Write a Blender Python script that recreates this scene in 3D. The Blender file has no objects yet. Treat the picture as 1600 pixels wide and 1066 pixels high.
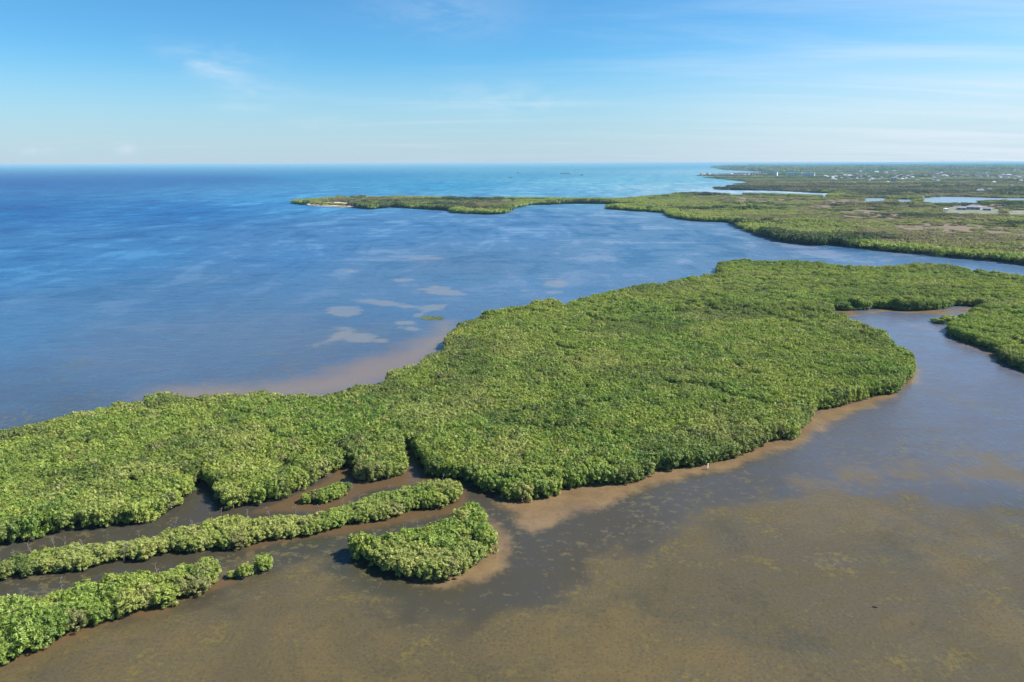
import bpy, bmesh, math, random
import numpy as np
from mathutils import Matrix, Vector, geometry

random.seed(7)
rng = np.random.default_rng(7)
sc = bpy.context.scene
R_ = math.radians

# ------------------------------------------------------------------ camera
H = 80.0
FPX = 1067.0            # focal length in pixels of a 1600 px wide frame
PITCH, ROLL = R_(14.58), R_(-0.18)
ROT = Matrix.Rotation(R_(90) - PITCH, 3, 'X') @ Matrix.Rotation(ROLL, 3, 'Z')
cam = bpy.data.cameras.new('camera')
cam.sensor_width = 36.0
cam.lens = 36.0 * FPX / 1600.0
cam.clip_start = 0.5
cam.clip_end = 150000
camo = bpy.data.objects.new('camera', cam)
cam.clip_end = 300000
camo.matrix_world = Matrix.Translation((0, 0, H)) @ ROT.to_4x4()
sc.collection.objects.link(camo)
sc.camera = camo

# ------------------------------------------------------------------ light
SUN_EL = R_(46)
SUN_AZ = R_(86)          # measured from +Y (view direction) towards +X (right)
sun = bpy.data.lights.new('sun', 'SUN')
sun.energy = 5.0
sun.angle = R_(0.53)
sun.color = (1.0, 0.95, 0.86)
suno = bpy.data.objects.new('sun', sun)
sd = Vector((math.sin(SUN_AZ) * math.cos(SUN_EL), math.cos(SUN_AZ) * math.cos(SUN_EL), math.sin(SUN_EL)))
suno.rotation_euler = sd.to_track_quat('Z', 'Y').to_euler()
suno.location = (0, 0, 300)
sc.collection.objects.link(suno)

world = bpy.data.worlds.new('World')
sc.world = world
world.use_nodes = True


class NT:
    """small helper for writing node trees"""
    def __init__(self, tree):
        self.t = tree
        self.n = tree.nodes
        self.l = tree.links

    def node(self, typ, **kw):
        nd = self.n.new(typ)
        for k, v in kw.items():
            setattr(nd, k, v)
        return nd

    def put(self, sock, v):
        if isinstance(v, bpy.types.NodeSocket):
            self.l.new(v, sock)
        elif v is not None:
            if hasattr(sock.default_value, '__len__') and not isinstance(v, (int, float)):
                v = tuple(v)
                if len(sock.default_value) == 4 and len(v) == 3:
                    v = v + (1,)
            sock.default_value = v

    def math(self, op, a, b=None, c=None, clamp=False):
        nd = self.node('ShaderNodeMath', operation=op, use_clamp=clamp)
        for i, v in enumerate((a, b, c)):
            if v is not None:
                self.put(nd.inputs[i], v)
        return nd.outputs[0]

    def vmath(self, op, a, b=None):
        nd = self.node('ShaderNodeVectorMath', operation=op)
        self.put(nd.inputs[0], a)
        if b is not None:
            self.put(nd.inputs[3 if op == 'SCALE' else 1], b)
        return nd.outputs[0]

    def mix(self, f, a, b, blend='MIX'):
        nd = self.node('ShaderNodeMix', data_type='RGBA', blend_type=blend)
        self.put(nd.inputs['Factor'], f)
        self.put(nd.inputs[6], a)
        self.put(nd.inputs[7], b)
        return nd.outputs[2]

    def ramp(self, v, lo, hi, a=0.0, b=1.0, smooth=True):
        nd = self.node('ShaderNodeMapRange', interpolation_type='SMOOTHSTEP' if smooth else 'LINEAR')
        self.put(nd.inputs[0], v)
        self.put(nd.inputs[1], lo)
        self.put(nd.inputs[2], hi)
        self.put(nd.inputs[3], a)
        self.put(nd.inputs[4], b)
        return nd.outputs[0]

    def noise(self, vec, scale, detail=2.0, rough=0.5, dist=0.0):
        nd = self.node('ShaderNodeTexNoise')
        self.put(nd.inputs['Vector'], vec)
        nd.inputs['Scale'].default_value = scale
        nd.inputs['Detail'].default_value = detail
        nd.inputs['Roughness'].default_value = rough
        nd.inputs['Distortion'].default_value = dist
        return nd.outputs[0]

    def mapping(self, vec, scale=(1, 1, 1), rot=(0, 0, 0), loc=(0, 0, 0)):
        nd = self.node('ShaderNodeMapping')
        self.put(nd.inputs[0], vec)
        nd.inputs['Location'].default_value = loc
        nd.inputs['Rotation'].default_value = rot
        nd.inputs['Scale'].default_value = scale
        return nd.outputs[0]


w = NT(world.node_tree)
w.n.clear()
sky = w.node('ShaderNodeTexSky', sky_type='NISHITA')
sky.sun_disc = False
sky.sun_elevation = SUN_EL
sky.sun_rotation = SUN_AZ
sky.altitude = 100
sky.air_density = 1.0
sky.dust_density = 0.2
sky.ozone_density = 1.6
gen = w.node('ShaderNodeTexCoord').outputs['Generated']
sep = w.node('ShaderNodeSeparateXYZ')
w.put(sep.inputs[0], gen)
dx, dy, dz = sep.outputs
hs = w.node('ShaderNodeHueSaturation')
w.put(hs.inputs['Color'], sky.outputs[0])
w.put(hs.inputs['Saturation'], 1.12)
w.put(hs.inputs['Value'], 1.0)
skyc = w.mix(1.0, hs.outputs[0], (0.41, 0.81, 1.03), 'MULTIPLY')
# humid air: the blue pales towards the horizon all round
skyc = w.mix(w.ramp(dz, 0.15, -0.01, 0.0, 0.9), skyc, (3.6, 4.5, 5.4))
# thin cirrus on a cloud plane far above
zz = w.math('ADD', w.math('MAXIMUM', dz, 0.0), 0.06)
comb = w.node('ShaderNodeCombineXYZ')
w.put(comb.inputs[0], w.math('DIVIDE', dx, zz))
w.put(comb.inputs[1], w.math('DIVIDE', dy, zz))
plane = comb.outputs[0]
c1 = w.noise(w.mapping(plane, (0.30, 1.3, 1), (0, 0, R_(-40))), 0.8, 7, 0.62, 0.6)
c2 = w.noise(w.mapping(plane, (1, 1, 1), (0, 0, 0), (7, 3, 0)), 0.22, 3, 0.5)
side = w.ramp(dx, -0.5, 0.6, 0.0, 0.13)
cl = w.math('MULTIPLY', w.ramp(w.math('ADD', c1, side), 0.50, 0.85), w.ramp(c2, 0.38, 0.62))
band = w.math('MULTIPLY', w.ramp(dx, 0.02, 0.55), w.math('MULTIPLY', w.ramp(dz, 0.0, 0.05, 1, 1), w.ramp(dz, 0.22, 0.04)))
cl = w.math('ADD', w.math('MULTIPLY', cl, 0.26), w.math('MULTIPLY', band, w.ramp(c1, 0.3, 0.7, 0.36, 0.56)), clamp=True)
skyc = w.mix(cl, skyc, (5.7, 6.3, 6.9))
RMs = np.array(ROT)
wn = w.noise(w.mapping(gen, (1.0, 1.0, 3.2), (0, R_(38), 0)), 16, 6, 0.65, 0.4)
wf = w.noise(gen, 60, 5, 0.6)
for (px_, py_, rx_, ry_, st_, kind_) in [(325, 104, 0.040, 0.014, 0.55, 0), (420, 146, 0.045, 0.010, 0.35, 0), (375, 88, 0.05, 0.02, 0.2, 0), (400, 168, 0.05, 0.005, 0.3, 0),
                                         (510, 193, 0.035, 0.007, 0.35, 0), (790, 155, 0.10, 0.022, 0.35, 0), (700, 20, 0.10, 0.03, 0.25, 0), (195, 233, 0.010, 0.006, 0.6, 1), (57, 234, 0.014, 0.006, 0.4, 1)]:
    d_ = RMs @ np.array([px_ - 800.0, 533.0 - py_, -FPX])
    d_ = d_ / np.linalg.norm(d_)
    df = w.vmath('SUBTRACT', gen, tuple(d_))
    sp_ = w.node('ShaderNodeSeparateXYZ'); w.put(sp_.inputs[0], df)
    tilt_ = 0.35 if kind_ == 0 and px_ == 325 else 0.0
    zz_ = w.math('ADD', sp_.outputs[2], w.math('MULTIPLY', sp_.outputs[0], tilt_))
    q_ = w.math('ADD', w.math('POWER', w.math('ABSOLUTE', w.math('DIVIDE', sp_.outputs[0], rx_)), 2.0), w.math('POWER', w.math('ABSOLUTE', w.math('DIVIDE', zz_, ry_)), 2.0))
    m_ = w.math('MULTIPLY', w.math('EXPONENT', w.math('MULTIPLY', q_, -1.0)), w.ramp(wn if kind_ == 0 else wf, 0.36, 0.66, 0.15, 1.0))
    skyc = w.mix(w.math('MULTIPLY', m_, st_ * 0.62), skyc, (5.9, 6.4, 6.9))
bg = w.node('ShaderNodeBackground')
w.put(bg.inputs[0], skyc)
bg.inputs[1].default_value = 0.078
wo = w.node('ShaderNodeOutputWorld')
w.l.new(bg.outputs[0], wo.inputs[0])

vs = sc.view_settings
vs.view_transform = 'Standard'
vs.look = 'None'
vs.exposure = 0.9
vs.gamma = 1.0
vs.use_curve_mapping = False
sc.cycles.use_denoising = True
sc.cycles.max_bounces = 6
sc.cycles.diffuse_bounces = 3
sc.cycles.glossy_bounces = 2
sc.cycles.transmission_bounces = 3
sc.cycles.transparent_max_bounces = 6
sc.cycles.volume_bounces = 0
sc.cycles.caustics_reflective = False
sc.cycles.caustics_refractive = False
sc.cycles.sample_clamp_indirect = 4.0

# ------------------------------------------------------------------ helpers
RM = np.array(ROT)


def unp(x, y, z=0.0):
    """pixel of the 1600x1066 frame -> point of the level plane at height z"""
    d = RM @ np.array([x - 800.0, 533.0 - y, -FPX])
    t = (z - H) / d[2]
    return np.array([d[0] * t, d[1] * t])


def poly(*parts):
    """parts: (z, [(px,py), ...]) -> Nx2 array of world points"""
    out = []
    for z, pts in parts:
        out += [unp(px, py, z) for px, py in pts]
    return np.array(out)


def inside(P, pts):
    x, y = pts[:, 0], pts[:, 1]
    res = np.zeros(len(pts), bool)
    n = len(P)
    for i in range(n):
        x1, y1 = P[i]
        x2, y2 = P[(i + 1) % n]
        c = (y1 > y) != (y2 > y)
        if y1 != y2:
            c &= x < (x2 - x1) * (y - y1) / (y2 - y1) + x1
        res ^= c
    return res


def segdist(P, pts, closed=True):
    n = len(P)
    best = np.full(len(pts), 1e18)
    for i in range(n if closed else n - 1):
        a, b = P[i], P[(i + 1) % n]
        ab = b - a
        L = ab @ ab + 1e-9
        t = np.clip(((pts - a) @ ab) / L, 0, 1)
        d = pts - a - t[:, None] * ab
        best = np.minimum(best, (d * d).sum(1))
    return np.sqrt(best)


def sdf(P, pts):
    d = segdist(P, pts)
    return np.where(inside(P, pts), d, -d)     # positive inside


def vnoise(pts, scale, seed=0):
    """smooth value noise 0..1 at Nx2 points"""
    r = np.random.default_rng(seed)
    T = r.random((256, 256))
    p = pts * scale
    i = np.floor(p).astype(int)
    f = p - i
    f = f * f * (3 - 2 * f)
    g = lambda a, b: T[(i[:, 0] + a) & 255, (i[:, 1] + b) & 255]
    return (g(0, 0) * (1 - f[:, 0]) + g(1, 0) * f[:, 0]) * (1 - f[:, 1]) + (g(0, 1) * (1 - f[:, 0]) + g(1, 1) * f[:, 0]) * f[:, 1]


def tag(o, label=None, cat=None, group=None, kind=None):
    if label: o['label'] = label
    if cat: o['category'] = cat
    if group: o['group'] = group
    if kind: o['kind'] = kind
    return o


def link(name, data, parent=None, loc=None):
    o = bpy.data.objects.new(name, data)
    sc.collection.objects.link(o)
    if parent: o.parent = parent
    if loc is not None: o.location = loc
    return o


def mesh_np(name, V, F, mat=None, smooth=False):
    m = bpy.data.meshes.new(name)
    V = np.asarray(V, dtype=np.float32)
    F = np.asarray(F, dtype=np.int32)
    m.vertices.add(len(V))
    m.vertices.foreach_set('co', V.ravel())
    k = F.shape[1]
    m.loops.add(F.size)
    m.loops.foreach_set('vertex_index', F.ravel())
    m.polygons.add(len(F))
    m.polygons.foreach_set('loop_start', np.arange(0, F.size, k, dtype=np.int32))
    m.polygons.foreach_set('loop_total', np.full(len(F), k, dtype=np.int32))
    if smooth:
        m.polygons.foreach_set('use_smooth', np.ones(len(F), dtype=bool))
    if mat: m.materials.append(mat)
    m.update(calc_edges=True)
    return m


def attr(m, name, arr):
    a = m.attributes.new(name, 'FLOAT', 'POINT')
    a.data.foreach_set('value', np.asarray(arr, dtype=np.float32).ravel())


def new_mat(name):
    m = bpy.data.materials.new(name)
    m.use_nodes = True
    nt = NT(m.node_tree)
    nt.n.clear()
    out = nt.node('ShaderNodeOutputMaterial')
    return m, nt, out


# ------------------------------------------------------------------ outlines (traced, then laid out on the ground)
HM, HS2, HS3, HD, HF = 5.6, 3.4, 4.4, 4.6, 5.5
M_far = [(-330, 720), (-170, 694), (0, 664), (50, 657), (63, 652), (79, 646), (110, 644), (131, 636), (168, 629), (184, 625), (223, 621), (231, 612), (252, 608),
         (278, 611), (294, 615), (331, 614), (368, 609), (412, 605), (445, 611), (510, 610), (536, 606), (549, 598), (588, 593), (601, 587), (607, 577),
         (633, 569), (653, 566), (660, 558), (679, 549), (695, 543), (697, 523), (710, 514), (718, 499), (737, 494), (757, 486), (796, 478), (825, 473),
         (835, 467), (867, 465), (884, 471), (900, 465), (960, 452), (1000, 445), (1060, 435), (1100, 428), (1121, 426), (1121, 409), (1147, 404), (1209, 406),
         (1272, 409), (1319, 414), (1347, 415), (1381, 415), (1400, 415), (1428, 411), (1481, 412), (1516, 419), (1600, 430), (1800, 452), (2150, 500)]
M_near = [(2150, 760), (1800, 640), (1700, 612), (1600, 580), (1566, 566), (1559, 553), (1537, 544), (1516, 537), (1484, 525), (1480, 517), (1497, 508), (1506, 500),
          (1531, 489), (1547, 483), (1520, 479), (1491, 478), (1475, 483), (1444, 486), (1412, 486), (1387, 483), (1362, 482), (1359, 484), (1319, 486), (1300, 484.5)]
M_near_b = [(1300, 487), (1319, 494), (1337, 501), (1356, 508), (1375, 517)]
M_near_c = [(1380, 530), (1388, 542), (1397, 553), (1422, 564), (1427, 578), (1425, 588), (1412, 600),
          (1400, 616), (1381, 616), (1352, 624), (1313, 635), (1269, 644), (1267, 661), (1245, 676), (1241, 685), (1204, 690), (1184, 702), (1144, 717),
          (1106, 725), (1075, 733), (1019, 736), (1016, 747), (991, 755), (919, 759), (884, 766), (869, 775), (819, 783), (787, 781), (778, 770),
          (756, 767), (731, 750), (695, 748), (671, 743), (658, 722), (646, 702), (632, 699), (628, 712), (634, 727), (630, 741), (596, 751), (562, 758), (554, 750), (560, 734), (544, 724), (527, 737), (514, 747), (490, 757), (452, 775), (438, 782), (416, 787),
          (392, 789), (358, 797), (348, 787), (335, 768), (317, 744), (306, 756), (297, 775), (280, 786), (273, 795), (247, 811), (223, 818), (189, 820), (168, 824),
          (129, 827), (97, 833), (73, 836), (52, 844), (0, 855), (-150, 888), (-330, 930)]
P_M = poly((HM, M_far), (0, M_near), (4.5, M_near_b), (0, M_near_c))
P_S2 = poly((HS2, [(-120, 905), (0, 872), (39, 858), (84, 849), (144, 846), (180, 840), (234, 833), (255, 827), (312, 815), (339, 806), (375, 803), (398, 803), (425, 799),
                   (470, 799), (509, 793), (539, 781), (560, 775), (590, 764), (629, 760), (659, 752), (680, 747), (704, 752), (719, 757)]),
            (0, [(719, 772), (709, 787), (680, 796), (644, 796), (617, 808), (599, 814), (548, 817), (521, 826), (485, 837), (413, 844), (381, 854), (363, 861), (333, 857),
                 (294, 864), (267, 861), (228, 875), (192, 872), (132, 890), (63, 896), (30, 903), (0, 906), (-120, 935)]))
P_S3 = poly((HS3, [(-160, 975), (0, 932), (36, 923), (75, 917), (144, 905), (195, 892), (228, 890), (270, 884), (285, 874), (312, 876), (342, 884)]),
            (0, [(348, 908), (321, 926), (276, 936), (258, 953), (222, 951), (210, 962), (183, 963), (168, 974), (147, 975), (111, 992), (78, 999), (75, 1010), (39, 1025),
                 (0, 1038), (-160, 1105)]))
P_S4 = poly((2.2, [(470, 777), (484, 770), (512, 762), (545, 751)]), (0, [(553, 762), (530, 777), (510, 785), (490, 784), (473, 781)]))
P_D = poly((HD, [(538, 850), (560, 838), (590, 832), (617, 826), (650, 817), (683, 811), (707, 804), (725, 790), (736, 778), (749, 790), (755, 808), (767, 826), (772, 850)]),
           (0, [(755, 877), (728, 886), (731, 895), (716, 904), (674, 907), (641, 908), (617, 898), (596, 886), (572, 873), (540, 864)]))
# far land on the right, with the sand spit island
P_F = poly((HF, [(454, 316), (462, 312.5), (512, 309), (612, 307), (675, 307.5), (725, 311), (790, 310)]), (3, [(800, 310.5), (847, 311), (880, 311.5), (910, 311.5), (960, 312)]), (HF, [(972, 310),
                 (1022, 306), (1060, 303), (1120, 302.5), (1194, 302.5), (1242, 304), (1291, 306)]),
           (0, [(1300, 305.5), (1311, 303.2), (1226, 298.8), (1197, 298), (1153, 297.4), (1112, 296.3)]),
           (HF, [(1112, 293.6), (1153, 291), (1174, 289.5)]),
           (0, [(1165, 288.8), (1151, 287.6)]),
           (HF, [(1152, 285.5), (1180, 284.5)]),
           (0, [(1164, 283.4), (1137, 281), (1101, 278)]),
           (HF, [(1103, 276.3), (1140, 276), (1175, 275.5)]),
           (0, [(1150, 275.6), (1101, 275.4), (1090, 275)]),
           (HF, [(1101, 272), (1150, 270.5), (1194, 270), (1210, 269)]),
           (0, [(1194, 269), (1134, 266), (1126, 264), (1114, 262)]),
           (HF, [(1116, 260.2), (1180, 257.8)]))
far_pts = np.array([[13000, 41000], [44000, 44000 * 0.9], [30000, -3000], [900, -200]])
P_Fnear = poly((0, [(2150, 480), (1750, 432), (1600, 414), (1553, 408), (1475, 401), (1406, 394), (1350, 389), (1300, 382), (1272, 384), (1219, 377), (1187, 367), (1162, 358),
                    (1144, 348), (1085, 345.5), (1055, 341), (1045, 337), (1042, 333), (985, 329.5), (951, 327), (951, 324.5), (985, 323), (1020, 321.5), (985, 320), (950, 319), (920, 318.6), (880, 318.6), (860, 320),
                    (830, 320.5), (805, 325), (790, 334), (762, 335.5), (710, 333), (705, 329.5), (612, 324), (580, 327.5), (550, 324), (480, 320.5), (454, 318)]))
P_F = np.vstack([P_F, far_pts, P_Fnear])
PONDS = [poly((0, [(1353, 309.4), (1384, 309.6)]), (4.5, [(1384, 312), (1350, 311.4)])),
         poly((0, [(1403, 311.8), (1428, 312.0)]), (4.5, [(1428, 314), (1400, 313.6)])),
         poly((0, [(1441, 309.6), (1472, 307.4), (1512, 308.0), (1547, 309.5), (1582, 310), (1700, 311)]), (4.5, [(1700, 314), (1582, 313), (1532, 312), (1523, 315), (1477, 314.6),
                   (1460, 314), (1442, 313)]))]
FLATS = [poly((0, [(1312, 330), (1350, 328), (1395, 332), (1408, 337)]), (2, [(1395, 342), (1350, 340.5), (1318, 336)])),
         poly((0, [(1375, 350.5), (1420, 349), (1500, 350), (1560, 355), (1660, 361)]), (2, [(1660, 369), (1560, 366), (1480, 362), (1420, 357)])),
         poly((0, [(1118, 308.6), (1160, 307.8), (1200, 310), (1260, 312.5)]), (2, [(1200, 316), (1130, 314.6)])),
         poly((0, [(1275, 313), (1330, 311), (1372, 313.5)]), (2, [(1335, 318.5), (1285, 317.5)])),
         poly((0, [(1480, 318.5), (1530, 318), (1575, 320)]), (2, [(1560, 324), (1500, 323)])),
         poly((0, [(1255, 322), (1290, 321), (1310, 323)]), (2, [(1290, 326.5), (1260, 326)]))]
BEACH = poly((0, [(480, 319.0), (500, 316.5), (530, 315.8), (549, 317.5), (556, 321.5), (549, 324.8), (500, 322.6), (482, 321.3)]))
P_YARD = poly((0, [(1472, 327.5), (1490, 323), (1540, 322), (1560, 327)]), (1.5, [(1560, 334.5), (1520, 333.5), (1478, 333)]))
P_YARD2 = poly((0, [(1572, 330), (1600, 329), (1660, 331)]), (1.5, [(1660, 335.5), (1580, 334.5)]))

# ------------------------------------------------------------------ leaves
def leaf_material(name, dark=False):
    m, n, out = new_mat(name)
    pos = n.node('ShaderNodeNewGeometry').outputs['Position']
    oi = n.node('ShaderNodeObjectInfo')
    at = n.node('ShaderNodeAttribute', attribute_type='INSTANCER', attribute_name='pale')
    lr = n.node('ShaderNodeAttribute', attribute_type='GEOMETRY', attribute_name='leafrand')
    pale = at.outputs['Fac']
    big = n.noise(pos, 0.022, 3, 0.55)
    med = n.noise(pos, 0.22, 2, 0.5)
    rnd = oi.outputs['Random']
    base = n.mix(n.ramp(big, 0.36, 0.64), (0.201, 0.292, 0.049), (0.306, 0.359, 0.068))
    base = n.mix(n.math('MULTIPLY', n.ramp(med, 0.45, 0.75), 0.7), base, (0.104, 0.194, 0.032))
    base = n.mix(n.math('MULTIPLY', n.ramp(rnd, 0.55, 1.0), 0.55), base, (0.345, 0.374, 0.075))
    base = n.mix(n.math('MULTIPLY', n.ramp(rnd, 0.10, 0.0), 0.6), base, (0.215, 0.171, 0.083))
    base = n.mix(pale, base, (0.374, 0.374, 0.120))
    br = n.node('ShaderNodeAttribute', attribute_type='INSTANCER', attribute_name='brown').outputs['Fac']
    base = n.mix(br, base, (0.205, 0.150, 0.110))
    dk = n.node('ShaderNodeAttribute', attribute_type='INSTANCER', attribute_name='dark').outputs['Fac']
    base = n.mix(dk, base, (0.050, 0.078, 0.036))  # deeper green tone; also carries shade painted into canopy creases and seams
    v = n.math('ADD', n.math('MULTIPLY', lr.outputs['Fac'], 1.20), 0.42)
    vm = n.vmath('SCALE', base, v)
    d = n.node('ShaderNodeBsdfDiffuse')
    n.put(d.inputs[0], vm)
    tr = n.node('ShaderNodeBsdfTranslucent')
    n.put(tr.inputs[0], n.mix(1.0, vm, (1.15, 1.25, 0.55), 'MULTIPLY'))
    g = n.node('ShaderNodeBsdfGlossy')
    g.inputs['Roughness'].default_value = 0.5
    n.put(g.inputs[0], (0.9, 0.95, 1.0))
    m1 = n.node('ShaderNodeMixShader')
    m1.inputs[0].default_value = 0.28
    n.l.new(d.outputs[0], m1.inputs[1]); n.l.new(tr.outputs[0], m1.inputs[2])
    m2 = n.node('ShaderNodeMixShader')
    m2.inputs[0].default_value = 0.022
    n.l.new(m1.outputs[0], m2.inputs[1]); n.l.new(g.outputs[0], m2.inputs[2])
    n.l.new(m2.outputs[0], out.inputs[0])
    return m


def simple_mat(name, col, col2=None, scale=1.0, rough=0.9, bump=0.0, spec=0.3):
    m, n, out = new_mat(name)
    pos = n.node('ShaderNodeNewGeometry').outputs['Position']
    p = n.node('ShaderNodeBsdfPrincipled')
    c = n.mix(n.ramp(n.noise(pos, scale, 5, 0.6), 0.35, 0.65), col, col2 or col)
    n.put(p.inputs['Base Color'], c)
    p.inputs['Roughness'].default_value = rough
    p.inputs['Specular IOR Level'].default_value = spec
    if bump:
        b = n.node('ShaderNodeBump')
        b.inputs['Strength'].default_value = bump
        n.put(b.inputs['Height'], n.noise(pos, scale * 4, 4, 0.6))
        n.l.new(b.outputs[0], p.inputs['Normal'])
    n.l.new(p.outputs[0], out.inputs[0])
    return m


MAT_LEAF = leaf_material('mangrove_leaves')
MAT_BARK = simple_mat('bark', (0.10, 0.075, 0.055), (0.17, 0.14, 0.11), 3.0, bump=0.3)
MAT_DEAD = simple_mat('dead_wood', (0.24, 0.21, 0.18), (0.16, 0.14, 0.12), 4.0, bump=0.3)
MAT_SOIL = simple_mat('mangrove_mud', (0.050, 0.036, 0.022), (0.085, 0.060, 0.036), 0.4, bump=0.4)


def leaves(centers, normals, n_per, size, r, spread=0.85):
    """rosettes of leaf blades: centres with outward normals -> verts, quads, random value per vertex"""
    C = np.repeat(centers, n_per, 0)
    N = np.repeat(normals, n_per, 0)
    k = len(C)
    rnd = r.normal(size=(k, 3))
    tang = rnd - (rnd * N).sum(1)[:, None] * N
    tang /= np.linalg.norm(tang, axis=1)[:, None] + 1e-9
    up = r.uniform(-0.05, 0.6, k)[:, None]
    a = tang * spread + N * up
    a /= np.linalg.norm(a, axis=1)[:, None]
    b = np.cross(a, N)
    b /= np.linalg.norm(b, axis=1)[:, None] + 1e-9
    s = (size * r.uniform(0.7, 1.25, k))[:, None]
    base = C + r.normal(size=(k, 3)) * size * 0.18
    p0 = base
    p1 = base + a * s * 0.55 + b * s * 0.24
    p2 = base + a * s * 1.0 - N * s * 0.12
    p3 = base + a * s * 0.55 - b * s * 0.24
    V = np.stack([p0, p1, p2, p3], 1).reshape(-1, 3)
    F = np.arange(k * 4).reshape(-1, 4)
    L = np.repeat(np.clip(0.55 * np.repeat(r.random(len(centers)), n_per) + 0.45 * r.random(k), 0, 1), 4)
    return V, F, L


def lobes_to_foliage(L, spacing, n_per, size, r, zmin=0.15, fill=0.3):
    """L: list of (cx,cy,cz,rx,rz). Put leaf rosettes on the outside of the union of the lobes."""
    L = np.array(L)
    Cs, Ns = [], []
    for i, (cx, cy, cz, rx, rz) in enumerate(L):
        cnt = max(6, int(4 * math.pi * rx * rx * 0.8 / spacing ** 2))
        d = r.normal(size=(cnt, 3))
        d /= np.linalg.norm(d, axis=1)[:, None]
        rad = r.uniform(0.82, 1.08, cnt)[:, None]
        P = np.array([cx, cy, cz]) + d * rad * np.array([rx, rx, rz])
        N = d / np.array([rx, rx, rz])
        N /= np.linalg.norm(N, axis=1)[:, None]
        keep = (P[:, 2] > zmin) & (N[:, 2] > -0.55)
        for j, (qx, qy, qz, qr, qz2) in enumerate(L):
            if j != i:
                e = (P - np.array([qx, qy, qz])) / np.array([qr, qr, qz2])
                keep &= (e * e).sum(1) > 0.62
        Cs.append(P[keep]); Ns.append(N[keep])
        # leaves inside the lobe
        kin = int(cnt * fill)
        d = r.normal(size=(kin, 3)); d /= np.linalg.norm(d, axis=1)[:, None]
        P = np.array([cx, cy, cz]) + d * r.uniform(0.3, 0.8, kin)[:, None] * np.array([rx, rx, rz])
        ok = P[:, 2] > zmin
        d[:, 2] = np.abs(d[:, 2]) + 0.3
        d /= np.linalg.norm(d, axis=1)[:, None]
        Cs.append(P[ok]); Ns.append(d[ok])
    C, N = np.vstack(Cs), np.vstack(Ns)
    N = N + np.array([0, 0, 0.35])
    N /= np.linalg.norm(N, axis=1)[:, None]
    return leaves(C, N, n_per, size, r)


def tube(path, radii, sides=5):
    V, F = [], []
    path = [Vector(p) for p in path]
    for i, p in enumerate(path):
        d = (path[min(i + 1, len(path) - 1)] - path[max(i - 1, 0)]).normalized()
        u = d.orthogonal().normalized()
        v = d.cross(u)
        for k in range(sides):
            a = 2 * math.pi * k / sides
            V.append(p + (u * math.cos(a) + v * math.sin(a)) * radii[i])
    for i in range(len(path) - 1):
        for k in range(sides):
            k2 = (k + 1) % sides
            F.append((i * sides + k, i * sides + k2, (i + 1) * sides + k2, (i + 1) * sides + k))
    return np.array([tuple(x) for x in V]), np.array(F)


def join(parts):
    Vs, Fs, o = [], [], 0
    for V, F in parts:
        Vs.append(V); Fs.append(F + o); o += len(V)
    return np.vstack(Vs), np.vstack(Fs)


def crown_lobes(r, rad, h, skirt, fall=0.30):
    L = [(0, 0, h * 0.50, rad * 0.64, h * 0.33)]
    n = 36
    for k in range(n):
        a = k * 2.39996 + r.uniform(-0.35, 0.35)
        q = rad * 0.90 * math.sqrt((k + 0.6) / n) * r.uniform(0.88, 1.12)
        rr = rad * r.uniform(0.12, 0.23)
        top = h * (0.90 - fall * (q / rad) ** 2) * r.uniform(0.84, 1.10)
        L.append((math.cos(a) * q, math.sin(a) * q, top - rr * 0.8, rr, rr * r.uniform(0.8, 1.7)))
    if skirt:
        for k in range(18):
            a = k * 0.349 + r.uniform(-0.2, 0.2)
            q = rad * r.uniform(0.62, 0.96)
            rr = rad * r.uniform(0.13, 0.25)
            L.append((math.cos(a) * q, math.sin(a) * q, h * r.uniform(0.14, 0.50), rr, rr * r.uniform(0.8, 1.4)))
    return L


def crown_mesh(name, seed, rad, h, skirt, spacing, n_per, size, fall=0.30):
    r = np.random.default_rng(seed)
    V, F, L = lobes_to_foliage(crown_lobes(r, rad, h, skirt, fall), spacing, n_per, size, r)
    m = mesh_np(name, V, F, MAT_LEAF)
    attr(m, 'leafrand', L)
    return m


def trunk_mesh(name, seed, h):
    r = np.random.default_rng(seed)
    parts = []
    top = Vector((r.uniform(-.2, .2), r.uniform(-.2, .2), h * 0.62))
    parts.append(tube([(0, 0, 0.45), (top.x * .4, top.y * .4, h * .3), top], [0.13, 0.10, 0.04]))
    for k in range(5):
        a = k * 1.257 + r.uniform(-.3, .3)
        q = r.uniform(0.7, 1.1)
        parts.append(tube([(0, 0, h * .22), (math.cos(a) * q * .7, math.sin(a) * q * .7, 0.55), (math.cos(a) * q, math.sin(a) * q, -0.1)], [0.06, 0.045, 0.035], 4))
    for k in range(5):
        a = k * 1.257 + r.uniform(-.4, .4)
        q = r.uniform(0.9, 1.4)
        parts.append(tube([(0, 0, h * .25), (math.cos(a) * q * .6, math.sin(a) * q * .6, h * .45), (math.cos(a) * q, math.sin(a) * q, h * .68)], [0.07, 0.05, 0.02], 4))
    V, F = join(parts)
    return mesh_np(name, V, F, MAT_BARK, True)


def patch_mesh(name, seed, rad, nl, lr, h, spacing, n_per, size):
    """piece of canopy made of nl crowns"""
    r = np.random.default_rng(seed)
    L = []
    for k in range(nl):
        a = r.uniform(0, 6.28); q = rad * math.sqrt(r.random())
        rr = lr * r.uniform(0.6, 1.25)
        L.append((math.cos(a) * q, math.sin(a) * q, h - rr * 0.7 + r.uniform(-.12, .12) * h, rr, rr * 0.75))
    V, F, Lr = lobes_to_foliage(L, spacing, n_per, size, r, fill=0.12)
    m = mesh_np(name, V, F, MAT_LEAF)
    attr(m, 'leafrand', Lr)
    return m


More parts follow.
